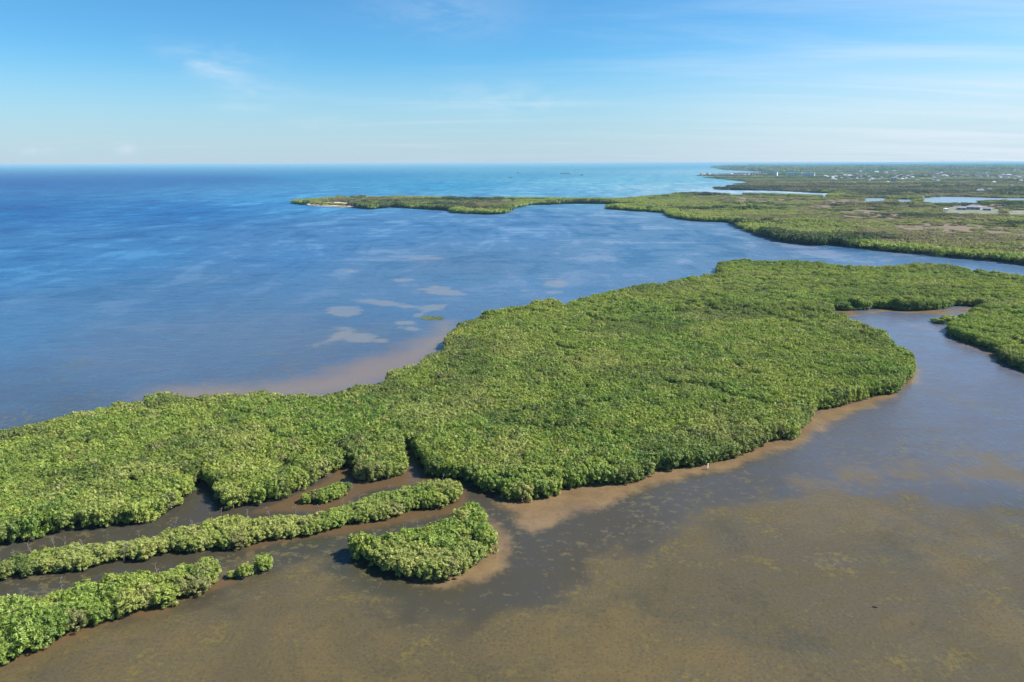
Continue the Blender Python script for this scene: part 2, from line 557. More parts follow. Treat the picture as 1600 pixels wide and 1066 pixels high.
HI = [crown_mesh('crown', 100 + i, 2.3, 4.6, True, 0.31, 7, 0.32, 0.22) for i in range(7)]
TR = [trunk_mesh('trunk', 300 + i, 4.6) for i in range(4)]
MIDH = [crown_mesh('forest_crown', 150 + i, 2.3, 4.6, True, 0.36, 6, 0.36, 0.14) for i in range(6)]
LOW = [crown_mesh('forest_crown_low', 200 + i, 2.4, 4.8, True, 0.52, 5, 0.50, 0.10) for i in range(5)]
PA1 = [patch_mesh('canopy_patch', 400 + i, 7.5, 22, 2.1, 5.0, 1.05, 4, 1.15) for i in range(4)]
PA2 = [patch_mesh('canopy_patch_far', 500 + i, 26, 60, 5.0, 8.0, 2.8, 4, 3.0) for i in range(3)]
PA3 = [patch_mesh('canopy_patch_horizon', 600 + i, 130, 80, 20.0, 12.0, 11, 4, 11.0) for i in range(2)]


def grid_points(P, s, edge, jit=0.36, seed=0, rmin=0, rmax=1e9, xlim=None, holes=(), outline=True):
    r = np.random.default_rng(seed)
    lo, hi = P.min(0), P.max(0)
    if xlim:
        lo = np.maximum(lo, [xlim[0], xlim[2]]); hi = np.minimum(hi, [xlim[1], xlim[3]])
    xs = np.arange(lo[0], hi[0], s)
    ys = np.arange(lo[1], hi[1], s * 0.866)
    X, Y = np.meshgrid(xs, ys)
    X = X + (np.arange(len(ys)) % 2)[:, None] * s * 0.5
    pts = np.stack([X.ravel(), Y.ravel()], 1)
    rr = np.hypot(pts[:, 0], pts[:, 1])
    # only what the frame and a step to the side of it could show
    keep = (rr > rmin) & (rr < rmax) & (np.abs(pts[:, 0]) < pts[:, 1] * 0.86 + 40)
    pts = pts[keep]
    pts = pts + r.uniform(-jit, jit, pts.shape) * s
    if len(pts) == 0: return pts, np.zeros(0)
    d = sdf(P, pts)
    ok = d > edge
    for hpoly in holes:
        ok &= sdf(hpoly, pts) < -edge
    pts, d = pts[ok], d[ok]
    if outline:
        # crowns following the shoreline
        q, n = [], len(P)
        for i in range(n):
            a, b = P[i], P[(i + 1) % n]
            L = np.linalg.norm(b - a)
            if L > 400: continue
            t = (b - a) / (L + 1e-9)
            for sgn in (1, -1):
                nn = np.array([-t[1], t[0]]) * sgn
                k = max(1, int(L / (s * 0.9)))
                for j in range(k):
                    p = a + (b - a) * ((j + r.uniform(.2, .8)) / k) + nn * edge * 1.02
                    q.append(p)
        q = np.array(q)
        rq = np.hypot(q[:, 0], q[:, 1])
        q = q[(rq > rmin) & (rq < rmax) & (np.abs(q[:, 0]) < q[:, 1] * 0.86 + 40)]
        if len(q):
            dq = sdf(P, q)
            q = q[dq > edge * 0.8]; 
            # thin out those too close to each other
            keepq = []
            for p in q:
                if all((p[0] - k_[0]) ** 2 + (p[1] - k_[1]) ** 2 > (s * 0.62) ** 2 for k_ in keepq[-60:]):
                    keepq.append(p)
            q = np.array(keepq)
            if len(pts) and len(q):
                m = np.ones(len(pts), bool)
                near = d < edge + s
                for p in q:
                    dd = ((pts - p) ** 2).sum(1)
                    m &= ~((dd < (s * 0.5) ** 2) & near)
                pts, d = pts[m], d[m]
            pts = np.vstack([pts, q])
            d = np.concatenate([d, sdf(P, q)])
    return pts, d


def scatter(name, pts, zs, scl, zscl, pale, meshes, label, cat=None, brown=None, dark=None):
    """one 'stuff' object: a cloud of points that geometry nodes dress with canopy pieces"""
    col = bpy.data.collections.new(name + '_pieces')
    for i, m in enumerate(meshes):
        o = bpy.data.objects.new('%s_piece_%02d' % (name, i), m)
        col.objects.link(o)
    n = len(pts)
    me = bpy.data.meshes.new(name)
    me.vertices.add(n)
    co = np.column_stack([pts, zs]).astype(np.float32)
    me.vertices.foreach_set('co', co.ravel())
    attr(me, 'pale', pale)
    attr(me, 'dark', np.zeros(n) if dark is None else dark)
    attr(me, 'brown', np.zeros(n) if brown is None else brown)
    a = me.attributes.new('scl', 'FLOAT_VECTOR', 'POINT')
    a.data.foreach_set('vector', np.column_stack([scl, scl, zscl]).astype(np.float32).ravel())
    a = me.attributes.new('rotv', 'FLOAT_VECTOR', 'POINT')
    tilt = rng.normal(0, 0.06, (n, 2))
    a.data.foreach_set('vector', np.column_stack([tilt, rng.uniform(0, 6.283, n)]).astype(np.float32).ravel())
    a = me.attributes.new('pick', 'INT', 'POINT')
    a.data.foreach_set('value', rng.integers(0, len(meshes), n).astype(np.int32))
    o = link(name, me)
    g = bpy.data.node_groups.new(name, 'GeometryNodeTree')
    g.interface.new_socket('Geometry', in_out='INPUT', socket_type='NodeSocketGeometry')
    g.interface.new_socket('Geometry', in_out='OUTPUT', socket_type='NodeSocketGeometry')
    N, Lk = g.nodes, g.links
    gi, go = N.new('NodeGroupInput'), N.new('NodeGroupOutput')
    ci = N.new('GeometryNodeCollectionInfo')
    ci.inputs['Collection'].default_value = col
    ci.inputs['Separate Children'].default_value = True
    ci.inputs['Reset Children'].default_value = True
    ip = N.new('GeometryNodeInstanceOnPoints')
    ip.inputs['Pick Instance'].default_value = True

    def na(nm, t):
        x = N.new('GeometryNodeInputNamedAttribute')
        x.data_type = t
        x.inputs[0].default_value = nm
        return [s for s in x.outputs if s.enabled and s.name == 'Attribute'][0]
    Lk.new(gi.outputs[0], ip.inputs['Points'])
    Lk.new(ci.outputs[0], ip.inputs['Instance'])
    Lk.new(na('pick', 'INT'), ip.inputs['Instance Index'])
    e2r = N.new('FunctionNodeEulerToRotation')
    Lk.new(na('rotv', 'FLOAT_VECTOR'), e2r.inputs[0])
    Lk.new(e2r.outputs[0], ip.inputs['Rotation'])
    Lk.new(na('scl', 'FLOAT_VECTOR'), ip.inputs['Scale'])
    Lk.new(ip.outputs[0], go.inputs[0])
    md = o.modifiers.new('scatter', 'NODES')
    md.node_group = g
    tag(o, label, cat or 'mangrove canopy', None, 'stuff')
    return o


# ------------------------------------------------------------------ water
def build_water():
    ang = np.concatenate([np.linspace(-180, -46, 40)[:-1], np.linspace(-46, 46, 560), np.linspace(46, 180, 40)[1:-1]])
    th = np.radians(ang)
    # ring radii: dense where the picture is, out to the horizon
    rad = np.concatenate([[25, 50, 70], np.geomspace(85, 2500, 430), np.geomspace(2600, 80000, 70)])
    T, Rr = np.meshgrid(th, rad)
    X = np.sin(T) * Rr
    Y = np.cos(T) * Rr
    nr, nt_ = T.shape
    V = np.column_stack([X.ravel(), Y.ravel(), np.zeros(X.size)])
    i = np.arange(nr - 1)[:, None] * nt_
    j = np.arange(nt_)[None, :]
    j2 = (j + 1) % nt_
    F = np.stack([i + j, i + j2, i + nt_ + j2, i + nt_ + j], -1).reshape(-1, 4)[:, ::-1]
    F = F if np.cross(V[F[0, 1], :2] - V[F[0, 0], :2], V[F[0, 2], :2] - V[F[0, 1], :2]) > 0 else F[:, ::-1]
    V = np.vstack([V, [[0, 0, 0]]])
    c = len(V) - 1
    jj = np.arange(nt_)
    # centre fan as degenerate-free quads: pair up neighbours
    fan = []
    for k in range(0, nt_ - 1, 2):
        fan.append((c, k, k + 1, (k + 2) % nt_))
    fan = np.array(fan)
    F = np.vstack([F, fan if np.cross(V[fan[0, 1], :2] - V[c, :2], V[fan[0, 2], :2] - V[c, :2]) > 0 else fan[:, ::-1]])
    P = V[:, :2]
    m = mesh_np('water', V, F, None)

    # --- maps measured from the place
    mud1 = poly((0, [(770, 783), (797, 802), (803, 817), (829, 827), (864, 820), (892, 809), (935, 793), (964, 780), (1012, 762), (1053, 750), (1106, 739), (1153, 731), (1204, 708),
                     (1243, 698), (1278, 676), (1304, 661), (1326, 648), (1357, 637), (1405, 617), (1436, 592), (1433, 574), (1420, 560), (1390, 590), (1350, 615), (1230, 660),
                     (1180, 690), (1100, 715), (1000, 730), (900, 745), (800, 765)]))
    mud2 = poly((0, [(752, 800), (779, 817), (795, 844), (798, 856), (779, 892), (746, 914), (704, 915), (650, 912), (640, 895), (700, 870), (745, 850)]))
    mud3 = poly((0, [(640, 700), (655, 735), (680, 745), (672, 756), (600, 762), (560, 772), (535, 790), (500, 800), (430, 798), (400, 800), (440, 784), (500, 757), (540, 722), (560, 735), (556, 752), (600, 748), (632, 735), (628, 705)]))
    mud4 = poly((0, [(700, 790), (715, 783), (722, 768), (730, 766), (722, 800), (600, 822), (500, 838), (420, 850), (390, 858), (380, 852), (540, 815), (640, 795)]))
    mud5 = poly((0, [(1296, 484), (1340, 483), (1340, 490), (1385, 482), (1480, 484), (1560, 477), (1550, 486), (1510, 486), (1470, 492), (1420, 489), (1380, 487), (1330, 494), (1312, 492)]))
    mud6 = poly((0, [(1480, 520), (1484, 529), (1516, 541), (1560, 560), (1566, 568), (1610, 584), (1610, 570), (1500, 500), (1495, 510)]))
    mud7 = poly((0, [(348, 905), (362, 910), (330, 926), (278, 940), (256, 957), (215, 964), (150, 980), (60, 1022), (0, 1044), (0, 1000), (200, 940), (330, 900)]))
    mud = np.maximum.reduce([sdf(p, P) for p in (mud1, mud2, mud5, mud6)])
    mudb = np.maximum.reduce([sdf(p, P) for p in (mud3, mud4, mud7)])
    attr(m, 'mud', np.clip(mud, -60, 60))
    attr(m, 'mudb', np.clip(mudb, -60, 60))
    bay1 = poly((0, [(200, 625), (232, 607), (341, 597), (395, 598), (445, 592), (494, 582), (536, 566), (607, 546), (659, 523), (685, 501), (708, 500), (730, 520), (690, 580), (560, 620), (300, 650)]))
    bay = sdf(bay1, P)
    attr(m, 'baysand', np.clip(bay, -80, 80))
    def el(x, y, rx, ry):
        return poly((0, [(x + rx * math.cos(a), y + ry * math.sin(a)) for a in np.linspace(0, 6.283, 15)[:-1]]))
    blobs = [el(539, 487, 30, 9), poly((0, [(548, 468), (580, 468), (615, 472), (650, 477), (702, 476), (690, 485), (668, 488), (660, 499), (648, 497), (654, 486), (610, 480), (570, 474)])),
             poly((0, [(655, 452), (680, 446), (700, 449), (735, 461), (700, 462), (672, 459)])), el(627, 438, 20, 3.2),
             poly((0, [(484, 541), (510, 530), (532, 518), (552, 514), (548, 522), (520, 534), (495, 541)])), el(563, 528, 21, 7.5), el(535, 513, 15, 3.2), el(595, 532, 11, 2.6),
             el(635, 505, 21, 3.4), el(643, 514, 19, 4.5), el(868, 444, 20, 5.5), el(850, 435, 28, 2), el(675, 500, 12, 2), el(870, 457, 16, 2), el(665, 404, 30, 2), el(550, 425, 12, 2), el(820, 454, 12, 1.5)]
    sb = np.maximum.reduce([sdf(b, P) for b in blobs])
    attr(m, 'shoal', np.clip(sb, -60, 60))
    flats = poly((0, [(-600, 1150), (-100, 1075), (0, 1046), (100, 1000), (220, 968), (330, 930), (430, 892), (480, 880), (520, 905), (560, 940), (650, 965), (740, 968), (820, 955), (890, 950), (925, 905),
                      (945, 872), (1010, 855), (1060, 822), (1110, 800), (1200, 785), (1290, 775), (1340, 785), (1420, 775), (1500, 790), (1600, 780), (1900, 790), (2300, 1300), (800, 1900), (-600, 1500)]))
    attr(m, 'flats', np.clip(sdf(flats, P), -80, 80))
    weed2 = [poly((0, [(1228, 760), (1250, 748), (1285, 738), (1290, 724), (1320, 728), (1350, 732), (1372, 745), (1340, 756), (1330, 765), (1290, 764)])),
             poly((0, [(1390, 740), (1430, 725), (1500, 712), (1560, 715), (1600, 735), (1680, 745), (1680, 775), (1600, 765), (1500, 752), (1440, 752)]))]
    attr(m, 'weed2', np.clip(np.maximum.reduce([sdf(b, P) for b in weed2]), -80, 80))
    # body colour of the water: survey points (frame px -> place), colour
    cp = [(60, 700, (0.047, 0.048, 0.035)), (0, 640, (0.05, 0.078, 0.125)), (200, 560, (0.055, 0.088, 0.15)), (350, 520, (0.056, 0.09, 0.15)), (0, 520, (0.035, 0.095, 0.19)), (0, 420, (0.013, 0.088, 0.215)), (200, 400, (0.016, 0.096, 0.232)), (0, 330, (0.002, 0.062, 0.19)), (300, 330, (0.003, 0.074, 0.213)), (0, 285, (0, 0.045, 0.17)), (300, 280, (0, 0.055, 0.18)), (550, 275, (0.0, 0.114, 0.238)), (450, 315, (0.022, 0.144, 0.292)), (450, 400, (0.025, 0.096, 0.224)), (600, 360, (0.032, 0.11, 0.229)), (800, 360, (0.041, 0.114, 0.229)), (1000, 370, (0.051, 0.119, 0.211)), (600, 430, (0.046, 0.097, 0.185)), (900, 420, (0.051, 0.106, 0.194)), (500, 560, (0.06, 0.085, 0.13)), (700, 430, (0.051, 0.097, 0.176)), (800, 275, (0.018, 0.15, 0.246)), (700, 290, (0.009, 0.141, 0.264)), (950, 285, (0.064, 0.22, 0.308)), (1050, 280, (0.074, 0.22, 0.29)), (900, 264, (0.028, 0.167, 0.238)), (1050, 292, (0.11, 0.238, 0.308)), (850, 300, (0.055, 0.194, 0.299)), (1250, 400, (0.055, 0.11, 0.19)), (1550, 415, (0.05, 0.1, 0.18)), (1450, 500, (0.1, 0.11, 0.145)), (1500, 580, (0.095, 0.1, 0.13)), (1350, 700, (0.075, 0.072, 0.075)), (1550, 680, (0.085, 0.085, 0.1)), (1150, 760, (0.06, 0.055, 0.045)), (950, 850, (0.052, 0.044, 0.028)), (700, 940, (0.05, 0.044, 0.028)), (500, 880, (0.041, 0.04, 0.025)), (300, 880, (0.045, 0.039, 0.024)), (100, 900, (0.045, 0.039, 0.024)), (350, 780, (0.045, 0.038, 0.027)), (700, 800, (0.045, 0.038, 0.025)), (600, 850, (0.045, 0.041, 0.024)), (1600, 900, (0.045, 0.047, 0.033)), (1150, 300, (0.2, 0.3, 0.38)), (1500, 311, (0.3, 0.38, 0.42)), (1160, 268, (0.12, 0.25, 0.32)), (300, 460, (0.029, 0.08, 0.172))]
    q = np.array([unp(a, b) for a, b, c_ in cp])
    cc = np.array([c_ for a, b, c_ in cp])
    lg = lambda A: np.column_stack([np.arctan2(A[:, 0], A[:, 1]) * 2.2, np.log(np.hypot(A[:, 0], A[:, 1]) + 30)])
    A, B = lg(P), lg(q)
    W = np.zeros((len(P), len(cp)))
    for k in range(len(cp)):
        W[:, k] = 1.0 / (((A - B[k]) ** 2).sum(1) + 0.012) ** 1.7
    W /= W.sum(1)[:, None]
    C = W @ cc
    # shallow band outside the far shore
    ca = m.color_attributes.new('body', 'FLOAT_COLOR', 'POINT')
    ca.data.foreach_set('color', np.column_stack([C, np.ones(len(C))]).astype(np.float32).ravel())
    # how open the water is (0 lagoon, 1 gulf)
    dd = np.hypot(P[:, 0], P[:, 1])
    attr(m, 'far', np.clip((np.log(dd + 1) - math.log(260)) / (math.log(1500) - math.log(260)), 0, 1))

    mat, n, out = new_mat('water')
    m.materials.append(mat)
    pos = n.node('ShaderNodeNewGeometry').outputs['Position']
    A_ = lambda nm: n.node('ShaderNodeAttribute', attribute_name=nm).outputs['Fac']
    body = n.node('ShaderNodeAttribute', attribute_name='body').outputs['Color']
    far = A_('far')
    # noises
    n1 = n.noise(pos, 0.10, 7, 0.65)
    n2 = n.noise(pos, 0.9, 5, 0.65)
    n3 = n.noise(n.mapping(pos, (1, 1.0, 1), (0, 0, 0), (31, 7, 0)), 0.030, 6, 0.6, 0.6)
    sw = n.noise(n.mapping(pos, (1, 1, 1), (0, 0, 0), (11, 47, 0)), 0.009, 6, 0.65, 1.2)
    sw2 = n.noise(n.mapping(pos, (1.0, 0.36, 1), (0, 0, R_(28)), (3, 9, 0)), 0.022, 6, 0.66, 0.9)
    c0 = lambda x: n.math('SUBTRACT', x, 0.5)
    # open water: streaks of seagrass and sand
    st = n.math('ADD', n.math('MULTIPLY', sw2, 0.6), n.math('MULTIPLY', sw, 0.4))
    light = n.vmath('MULTIPLY', body, (2.3, 1.55, 1.28))
    dark = n.vmath('MULTIPLY', body, (0.35, 0.66, 0.80))
    fine = n.noise(n.mapping(pos, (0.30, 1.0, 1), (0, 0, R_(-8)), (5, 2, 0)), 0.045, 6, 0.72, 0.5)
    st = n.math('ADD', st, n.math('MULTIPLY', c0(fine), 0.42))
    openc = n.mix(n.ramp(st, 0.515, 0.60), n.mix(n.ramp(st, 0.40, 0.485), dark, body), light)
    col = n.mix(n.ramp(far, 0.05, 0.6), body, openc)
    # small weed scraps in the lagoon
    n5 = n.noise(n.mapping(pos, (0.8, 1.0, 1), (0, 0, R_(12)), (61, 5, 0)), 0.5, 7, 0.74, 0.2)
    scr = n.ramp(n.math('ADD', n.math('MULTIPLY', n5, 0.7), n.math('MULTIPLY', n3, 0.3)), 0.54, 0.58)
    lag = n.ramp(far, 0.30, 0.0)
    col = n.mix(n.math('MULTIPLY', n.math('MULTIPLY', scr, lag), 0.6), col, (0.120, 0.100, 0.048))
    # seagrass flats
    fl = n.math('ADD', A_('flats'), n.math('ADD', n.math('MULTIPLY', c0(n1), 26), n.math('MULTIPLY', c0(n3), 26)))
    flc = n.mix(n.ramp(n3, 0.42, 0.6), (0.087, 0.067, 0.032), (0.114, 0.084, 0.034))
    flc = n.mix(n.math('MULTIPLY', n.ramp(n1, 0.40, 0.60), 0.6), flc, (0.076, 0.063, 0.034))
    flc = n.mix(n.math('MULTIPLY', n.ramp(n2, 0.52, 0.72), 0.55), flc, (0.045, 0.040, 0.023))
    flc = n.mix(n.math('MULTIPLY', n.ramp(n.math('ADD', n.math('MULTIPLY', n1, 0.5), n.math('MULTIPLY', n2, 0.5)), 0.535, 0.61), 0.55), flc, (0.170, 0.126, 0.027))
    n4 = n.noise(n.mapping(pos, (1, 1, 1), (0, 0, 0), (17, 23, 0)), 1.7, 4, 0.75)
    flc = n.mix(n.math('MULTIPLY', n.ramp(n4, 0.52, 0.62), 0.55), flc, (0.042, 0.037, 0.022))
    flc = n.mix(n.math('MULTIPLY', n.ramp(n4, 0.42, 0.34), 0.35), flc, (0.172, 0.146, 0.073))
    dk = n.noise(n.mapping(pos, (1, 1, 1), (0, 0, 0), (77, 13, 0)), 0.045, 6, 0.7)
    flc = n.mix(n.math('MULTIPLY', n.ramp(n.math('ADD', dk, n.math('MULTIPLY', c0(n2), 0.35)), 0.53, 0.68), 0.42), flc, (0.037, 0.039, 0.024))
    col = n.mix(n.ramp(fl, -5, 5, 0, 0.92), col, flc)
    w2 = n.math('ADD', n.math('ADD', A_('weed2'), n.math('MULTIPLY', c0(n2), 14)), n.math('ADD', n.math('MULTIPLY', c0(n1), 34), n.math('MULTIPLY', c0(n3), 24)))
    col = n.mix(n.ramp(w2, -4, 7, 0, 0.75), col, (0.116, 0.086, 0.041))
    # muddy shore
    md = n.math('ADD', A_('mud'), n.math('ADD', n.math('MULTIPLY', c0(n1), 11), n.math('MULTIPLY', c0(n2), 5)))
    mc = n.mix(n.ramp(n1, 0.35, 0.65), (0.142, 0.094, 0.050), (0.195, 0.132, 0.068))
    mc = n.mix(n.math('MULTIPLY', n.ramp(n2, 0.5, 0.7), 0.5), mc, (0.105, 0.066, 0.026))
    col = n.mix(n.ramp(md, -2.0, 2.2, 0, 0.93), col, mc)
    mb = n.math('ADD', A_('mudb'), n.math('MULTIPLY', c0(n1), 5))
    col = n.mix(n.ramp(mb, -1.5, 1.0, 0, 0.75), col, (0.105, 0.064, 0.030))
    # sand under the bay water
    bs = n.math('ADD', n.math('SUBTRACT', A_('baysand'), 4.0), n.math('ADD', n.math('MULTIPLY', c0(n1), 9), n.math('MULTIPLY', c0(n3), 16)))
    col = n.mix(n.ramp(bs, -12, 12, 0, 0.85), col, (0.175, 0.130, 0.095))
    sh = n.math('ADD', n.math('ADD', n.math('SUBTRACT', A_('shoal'), 0.4), n.math('MULTIPLY', c0(n2), 9)), n.math('ADD', n.math('MULTIPLY', c0(n1), 16), n.math('MULTIPLY', c0(n3), 16)))
    col = n.mix(n.ramp(sh, -1.5, 2.5, 0, 0.55), col, (0.20, 0.185, 0.165))
    # ripples
    r1 = n.noise(n.mapping(pos, (1.0, 0.34, 1), (0, 0, R_(-33))), 1.15, 3, 0.6, 0.4)
    r2 = n.noise(n.mapping(pos, (1.0, 0.5, 1), (0, 0, R_(-20))), 0.28, 3, 0.55)
    hgt = n.math('ADD', n.math('MULTIPLY', r1, n.ramp(n.noise(pos, 0.012, 2), 0.35, 0.65, 0.06, 0.34)), n.math('MULTIPLY', r2, 0.10))
    b = n.node('ShaderNodeBump')
    b.inputs['Strength'].default_value = 1.0
    b.inputs['Distance'].default_value = 1.0
    n.put(b.inputs['Height'], hgt)
    d = n.node('ShaderNodeBsdfDiffuse')
    n.put(d.inputs[0], col)
    g = n.node('ShaderNodeBsdfGlossy')
    n.put(g.inputs['Roughness'], n.ramp(far, 0.0, 1.0, 0.14, 0.30))
    n.l.new(b.outputs[0], g.inputs['Normal'])
    fr = n.node('ShaderNodeFresnel')
    fr.inputs[0].default_value = 1.333
    n.l.new(b.outputs[0], fr.inputs['Normal'])
    # wave slopes too small to see keep open water from mirroring at grazing angles
    f = n.math('MINIMUM', fr.outputs[0], n.ramp(far, 0.0, 1.0, 0.40, 0.17))
    lane = n.noise(n.mapping(pos, (0.45, 1.0, 1), (0, 0, R_(-12)), (9, 4, 0)), 0.16, 7, 0.75, 0.3)
    f = n.math('MULTIPLY', f, n.ramp(lane, 0.36, 0.64, 0.55, 1.5, smooth=False))
    ms = n.node('ShaderNodeMixShader')
    n.put(ms.inputs[0], f)
    n.l.new(d.outputs[0], ms.inputs[1]); n.l.new(g.outputs[0], ms.inputs[2])
    n.l.new(ms.outputs[0], out.inputs[0])
    o = link('water', m)
    tag(o, 'shallow lagoon, bay and open sea water reaching the horizon', None, None, 'structure')


build_water()

# ------------------------------------------------------------------ ground under the mangroves
def sheet(name, P, z, mat, label, kind='structure', rim=0.25):
    """a low bank: flat top with a sloping rim down into the water"""
    tris = geometry.tessellate_polygon([[Vector((x, y, 0)) for x, y in P]])
    V = [(x, y, z) for x, y in P] + [(x, y, -0.3) for x, y in P]
    n = len(P)
    area = sum(P[i][0] * P[(i + 1) % n][1] - P[(i + 1) % n][0] * P[i][1] for i in range(n))
    m = bpy.data.meshes.new(name)
    F = []
    for t in tris:
        a, b, c = [Vector(V[i]) for i in t]
        F.append(tuple(t) if (b - a).cross(c - a).z > 0 else tuple(t)[::-1])
    for i in range(n):
        j = (i + 1) % n
        F.append((i, n + i, n + j, j) if area > 0 else (j, n + j, n + i, i))
    m.from_pydata(V, [], F)
    m.materials.append(mat)
    o = link(name, m)
    if kind == 'structure':
        o['kind'] = kind
        o['label'] = label
    return o


def shrink(P, d):
    """move every corner inwards a little so that the bank stays under its trees"""
    n = len(P)
    out = []
    for i in range(n):
        a, b, c = P[i - 1], P[i], P[(i + 1) % n]
        t = (c - a) / (np.linalg.norm(c - a) + 1e-9)
        nn = np.array([-t[1], t[0]])
        q1, q2 = b + nn * d, b - nn * d
        s = sdf(P, np.array([q1, q2]))
        out.append(q1 if s[0] > s[1] else q2)
    out = np.array(out)
    dd_ = sdf(P, out)
    out = out[dd_ > d * 0.55]
    # no spikes: drop corners that come back on themselves
    ok = []
    for i in range(len(out)):
        u, v = out[i] - out[i - 1], out[(i + 1) % len(out)] - out[i]
        ok.append(u @ v > -0.75 * np.linalg.norm(u) * np.linalg.norm(v))
    return out[np.array(ok)]


sheet('mangrove_ground', shrink(P_M, 0.9), 0.10, MAT_SOIL, 'dark mud floor of the main mangrove island')
sheet('mangrove_ground', shrink(P_S2, 0.7), 0.10, MAT_SOIL, 'dark mud floor under the long thin mangrove strip')
sheet('mangrove_ground', shrink(P_S3, 0.8), 0.10, MAT_SOIL, 'dark mud floor under the lower left mangrove strip')
sheet('mangrove_ground', shrink(P_S4, 0.6), 0.10, MAT_SOIL, 'dark mud floor of the low creek islet')
sheet('mangrove_ground', shrink(P_D, 0.8), 0.10, MAT_SOIL, 'dark mud floor of the teardrop mangrove islet')


def land_material():
    m, n, out = new_mat('marsh_ground')
    pos = n.node('ShaderNodeNewGeometry').outputs['Position']
    p = n.node('ShaderNodeBsdfPrincipled')
    a = n.noise(pos, 0.006, 6, 0.62, 0.4)
    b = n.noise(pos, 0.03, 5, 0.6)
    c = n.mix(n.ramp(a, 0.40, 0.60), (0.050, 0.060, 0.032), (0.100, 0.090, 0.058))
    c = n.mix(n.math('MULTIPLY', n.ramp(b, 0.5, 0.7), 0.6), c, (0.16, 0.125, 0.095))
    n.put(p.inputs['Base Color'], c)
    p.inputs['Roughness'].default_value = 1.0
    p.inputs['Specular IOR Level'].default_value = 0.1
    n.l.new(p.outputs[0], out.inputs[0])
    return m


MAT_LAND = land_material()
sheet('land', shrink(P_F, 6.0), 0.15, MAT_LAND, 'low green marsh land spreading to the horizon on the right')
MAT_FLAT = simple_mat('salt_flat', (0.175, 0.115, 0.085), (0.125, 0.095, 0.060), 0.06)
for i, f in enumerate(FLATS):
    sheet('salt_flat', f, 0.22 + 0.01 * i, MAT_FLAT, ['pinkish bare salt flat, small oval one in the marsh', 'long pinkish salt flat crossing the marsh at the right edge',
          'thin pinkish salt flat near the bay shore', 'small pinkish flat below the long channel', 'pink strip beside the waterside house', 'little pink clearing left of the oval salt flat'][i])
MAT_SAND = simple_mat('beach_sand', (0.62, 0.50, 0.40), (0.50, 0.38, 0.29), 0.12)
sheet('beach', BEACH, 0.35, MAT_SAND, 'pale sand beach at the tip of the spit')
MAT_YARD = simple_mat('yard', (0.22, 0.20, 0.14), (0.10, 0.12, 0.06), 0.05)
sheet('yard', P_YARD, 0.3, MAT_YARD, 'pale cleared ground around the waterside house')
sheet('yard', P_YARD2, 0.3, MAT_YARD, 'pale cleared ground at the right edge of the marsh')
# ponds: water lying in the marsh
MAT_POND, n_, out_ = new_mat('pond_water')
pp = n_.node('ShaderNodeBsdfPrincipled')
pp.inputs['Base Color'].default_value = (0.17, 0.22, 0.25, 1)
pp.inputs['Roughness'].default_value = 0.25
pp.inputs['IOR'].default_value = 1.333
n_.l.new(pp.outputs[0], out_.inputs[0])
for i, f in enumerate(PONDS):
    sheet('pond', f, 0.28, MAT_POND, ['narrow pond in the marsh, left one', 'tiny sliver of pond between the other two', 'long pale pond in front of the far town'][i])

# ------------------------------------------------------------------ mangroves
sets = []
allp = []
REG = {'M': (P_M, 2.3, 1.4), 'S2': (P_S2, 2.15, 0.9), 'S3': (P_S3, 2.5, 1.1), 'D': (P_D, 2.5, 1.05), 'S4': (P_S4, 1.7, 0.35)}
for k, (P, s, e) in REG.items():
    pts, d = grid_points(P, s, e, jit=0.36 if k == 'M' else 0.44, seed=len(k) * 7 + ord(k[0]), rmax=345 if k == 'M' else 1e9)
    allp.append((k, pts, d))
for k_, px_ in (('D', [(561, 864), (566, 871)]), ('S3', [(326, 903), (318, 912)]), ('S2', [(708, 775), (700, 768)])):
    e_ = np.array([unp(x_, y_) for x_, y_ in px_])
    allp.append((k_, e_, np.full(len(e_), 1.5)))
names = np.concatenate([[k] * len(p) for k, p, d in allp])
PTS = np.vstack([p for k, p, d in allp])
DD = np.concatenate([d for k, p, d in allp])
RR = np.hypot(PTS[:, 0], PTS[:, 1])
bayside = segdist(poly((HM, M_far)), PTS, closed=False)

# height, size and paleness of each plant
hn = vnoise(PTS, 0.06, 3)
hn2 = vnoise(PTS, 0.22, 4)
scale = np.where(names == 'S4', 0.62, 1.0) * np.where(names == 'S2', 0.80, np.where(names == 'S3', 0.98, np.where(names == 'D', 0.98, 1.0))) * np.where(names == 'M', 0.93, 1.0) * rng.uniform(0.82, 1.18, len(PTS))
zsc = np.where(names == 'S4', 0.50, 1.0) * np.where(names == 'S2', 0.66, np.where(names == 'S3', 0.88, np.where(names == 'D', 0.92, 1.06))) * (0.76 + 0.24 * hn + 0.22 * hn2) * np.where(names == 'M', rng.uniform(0.92, 1.08, len(PTS)), rng.uniform(0.78, 1.22, len(PTS)))
pn = vnoise(PTS, 0.08, 9)
pale = np.clip((pn - 0.64) * 2.0, 0, 0.5)
pale = np.maximum(pale, (names == 'M') * np.clip(1 - bayside / 9.0, 0, 1) * rng.uniform(0.2, 0.9, len(PTS)))
pale = np.where(names == 'S2', np.clip(vnoise(PTS, 0.1, 5) * 1.2 - 0.2, 0.05, 0.7) * rng.uniform(0.6, 1, len(PTS)), pale)
pale = np.where(np.isin(names, ['S3', 'D']), np.clip(vnoise(PTS, 0.13, 6) * 1.3 - 0.65, 0.0, 0.55), pale)
pale = np.where(rng.random(len(PTS)) < np.where(names == 'M', 0.025, 0.07), 0.9, pale)
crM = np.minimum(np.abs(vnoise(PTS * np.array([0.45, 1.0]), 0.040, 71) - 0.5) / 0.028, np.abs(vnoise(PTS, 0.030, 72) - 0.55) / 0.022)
zsc = np.where((names == 'M') & (crM < 1) & (DD > 6), zsc * 0.74, zsc)
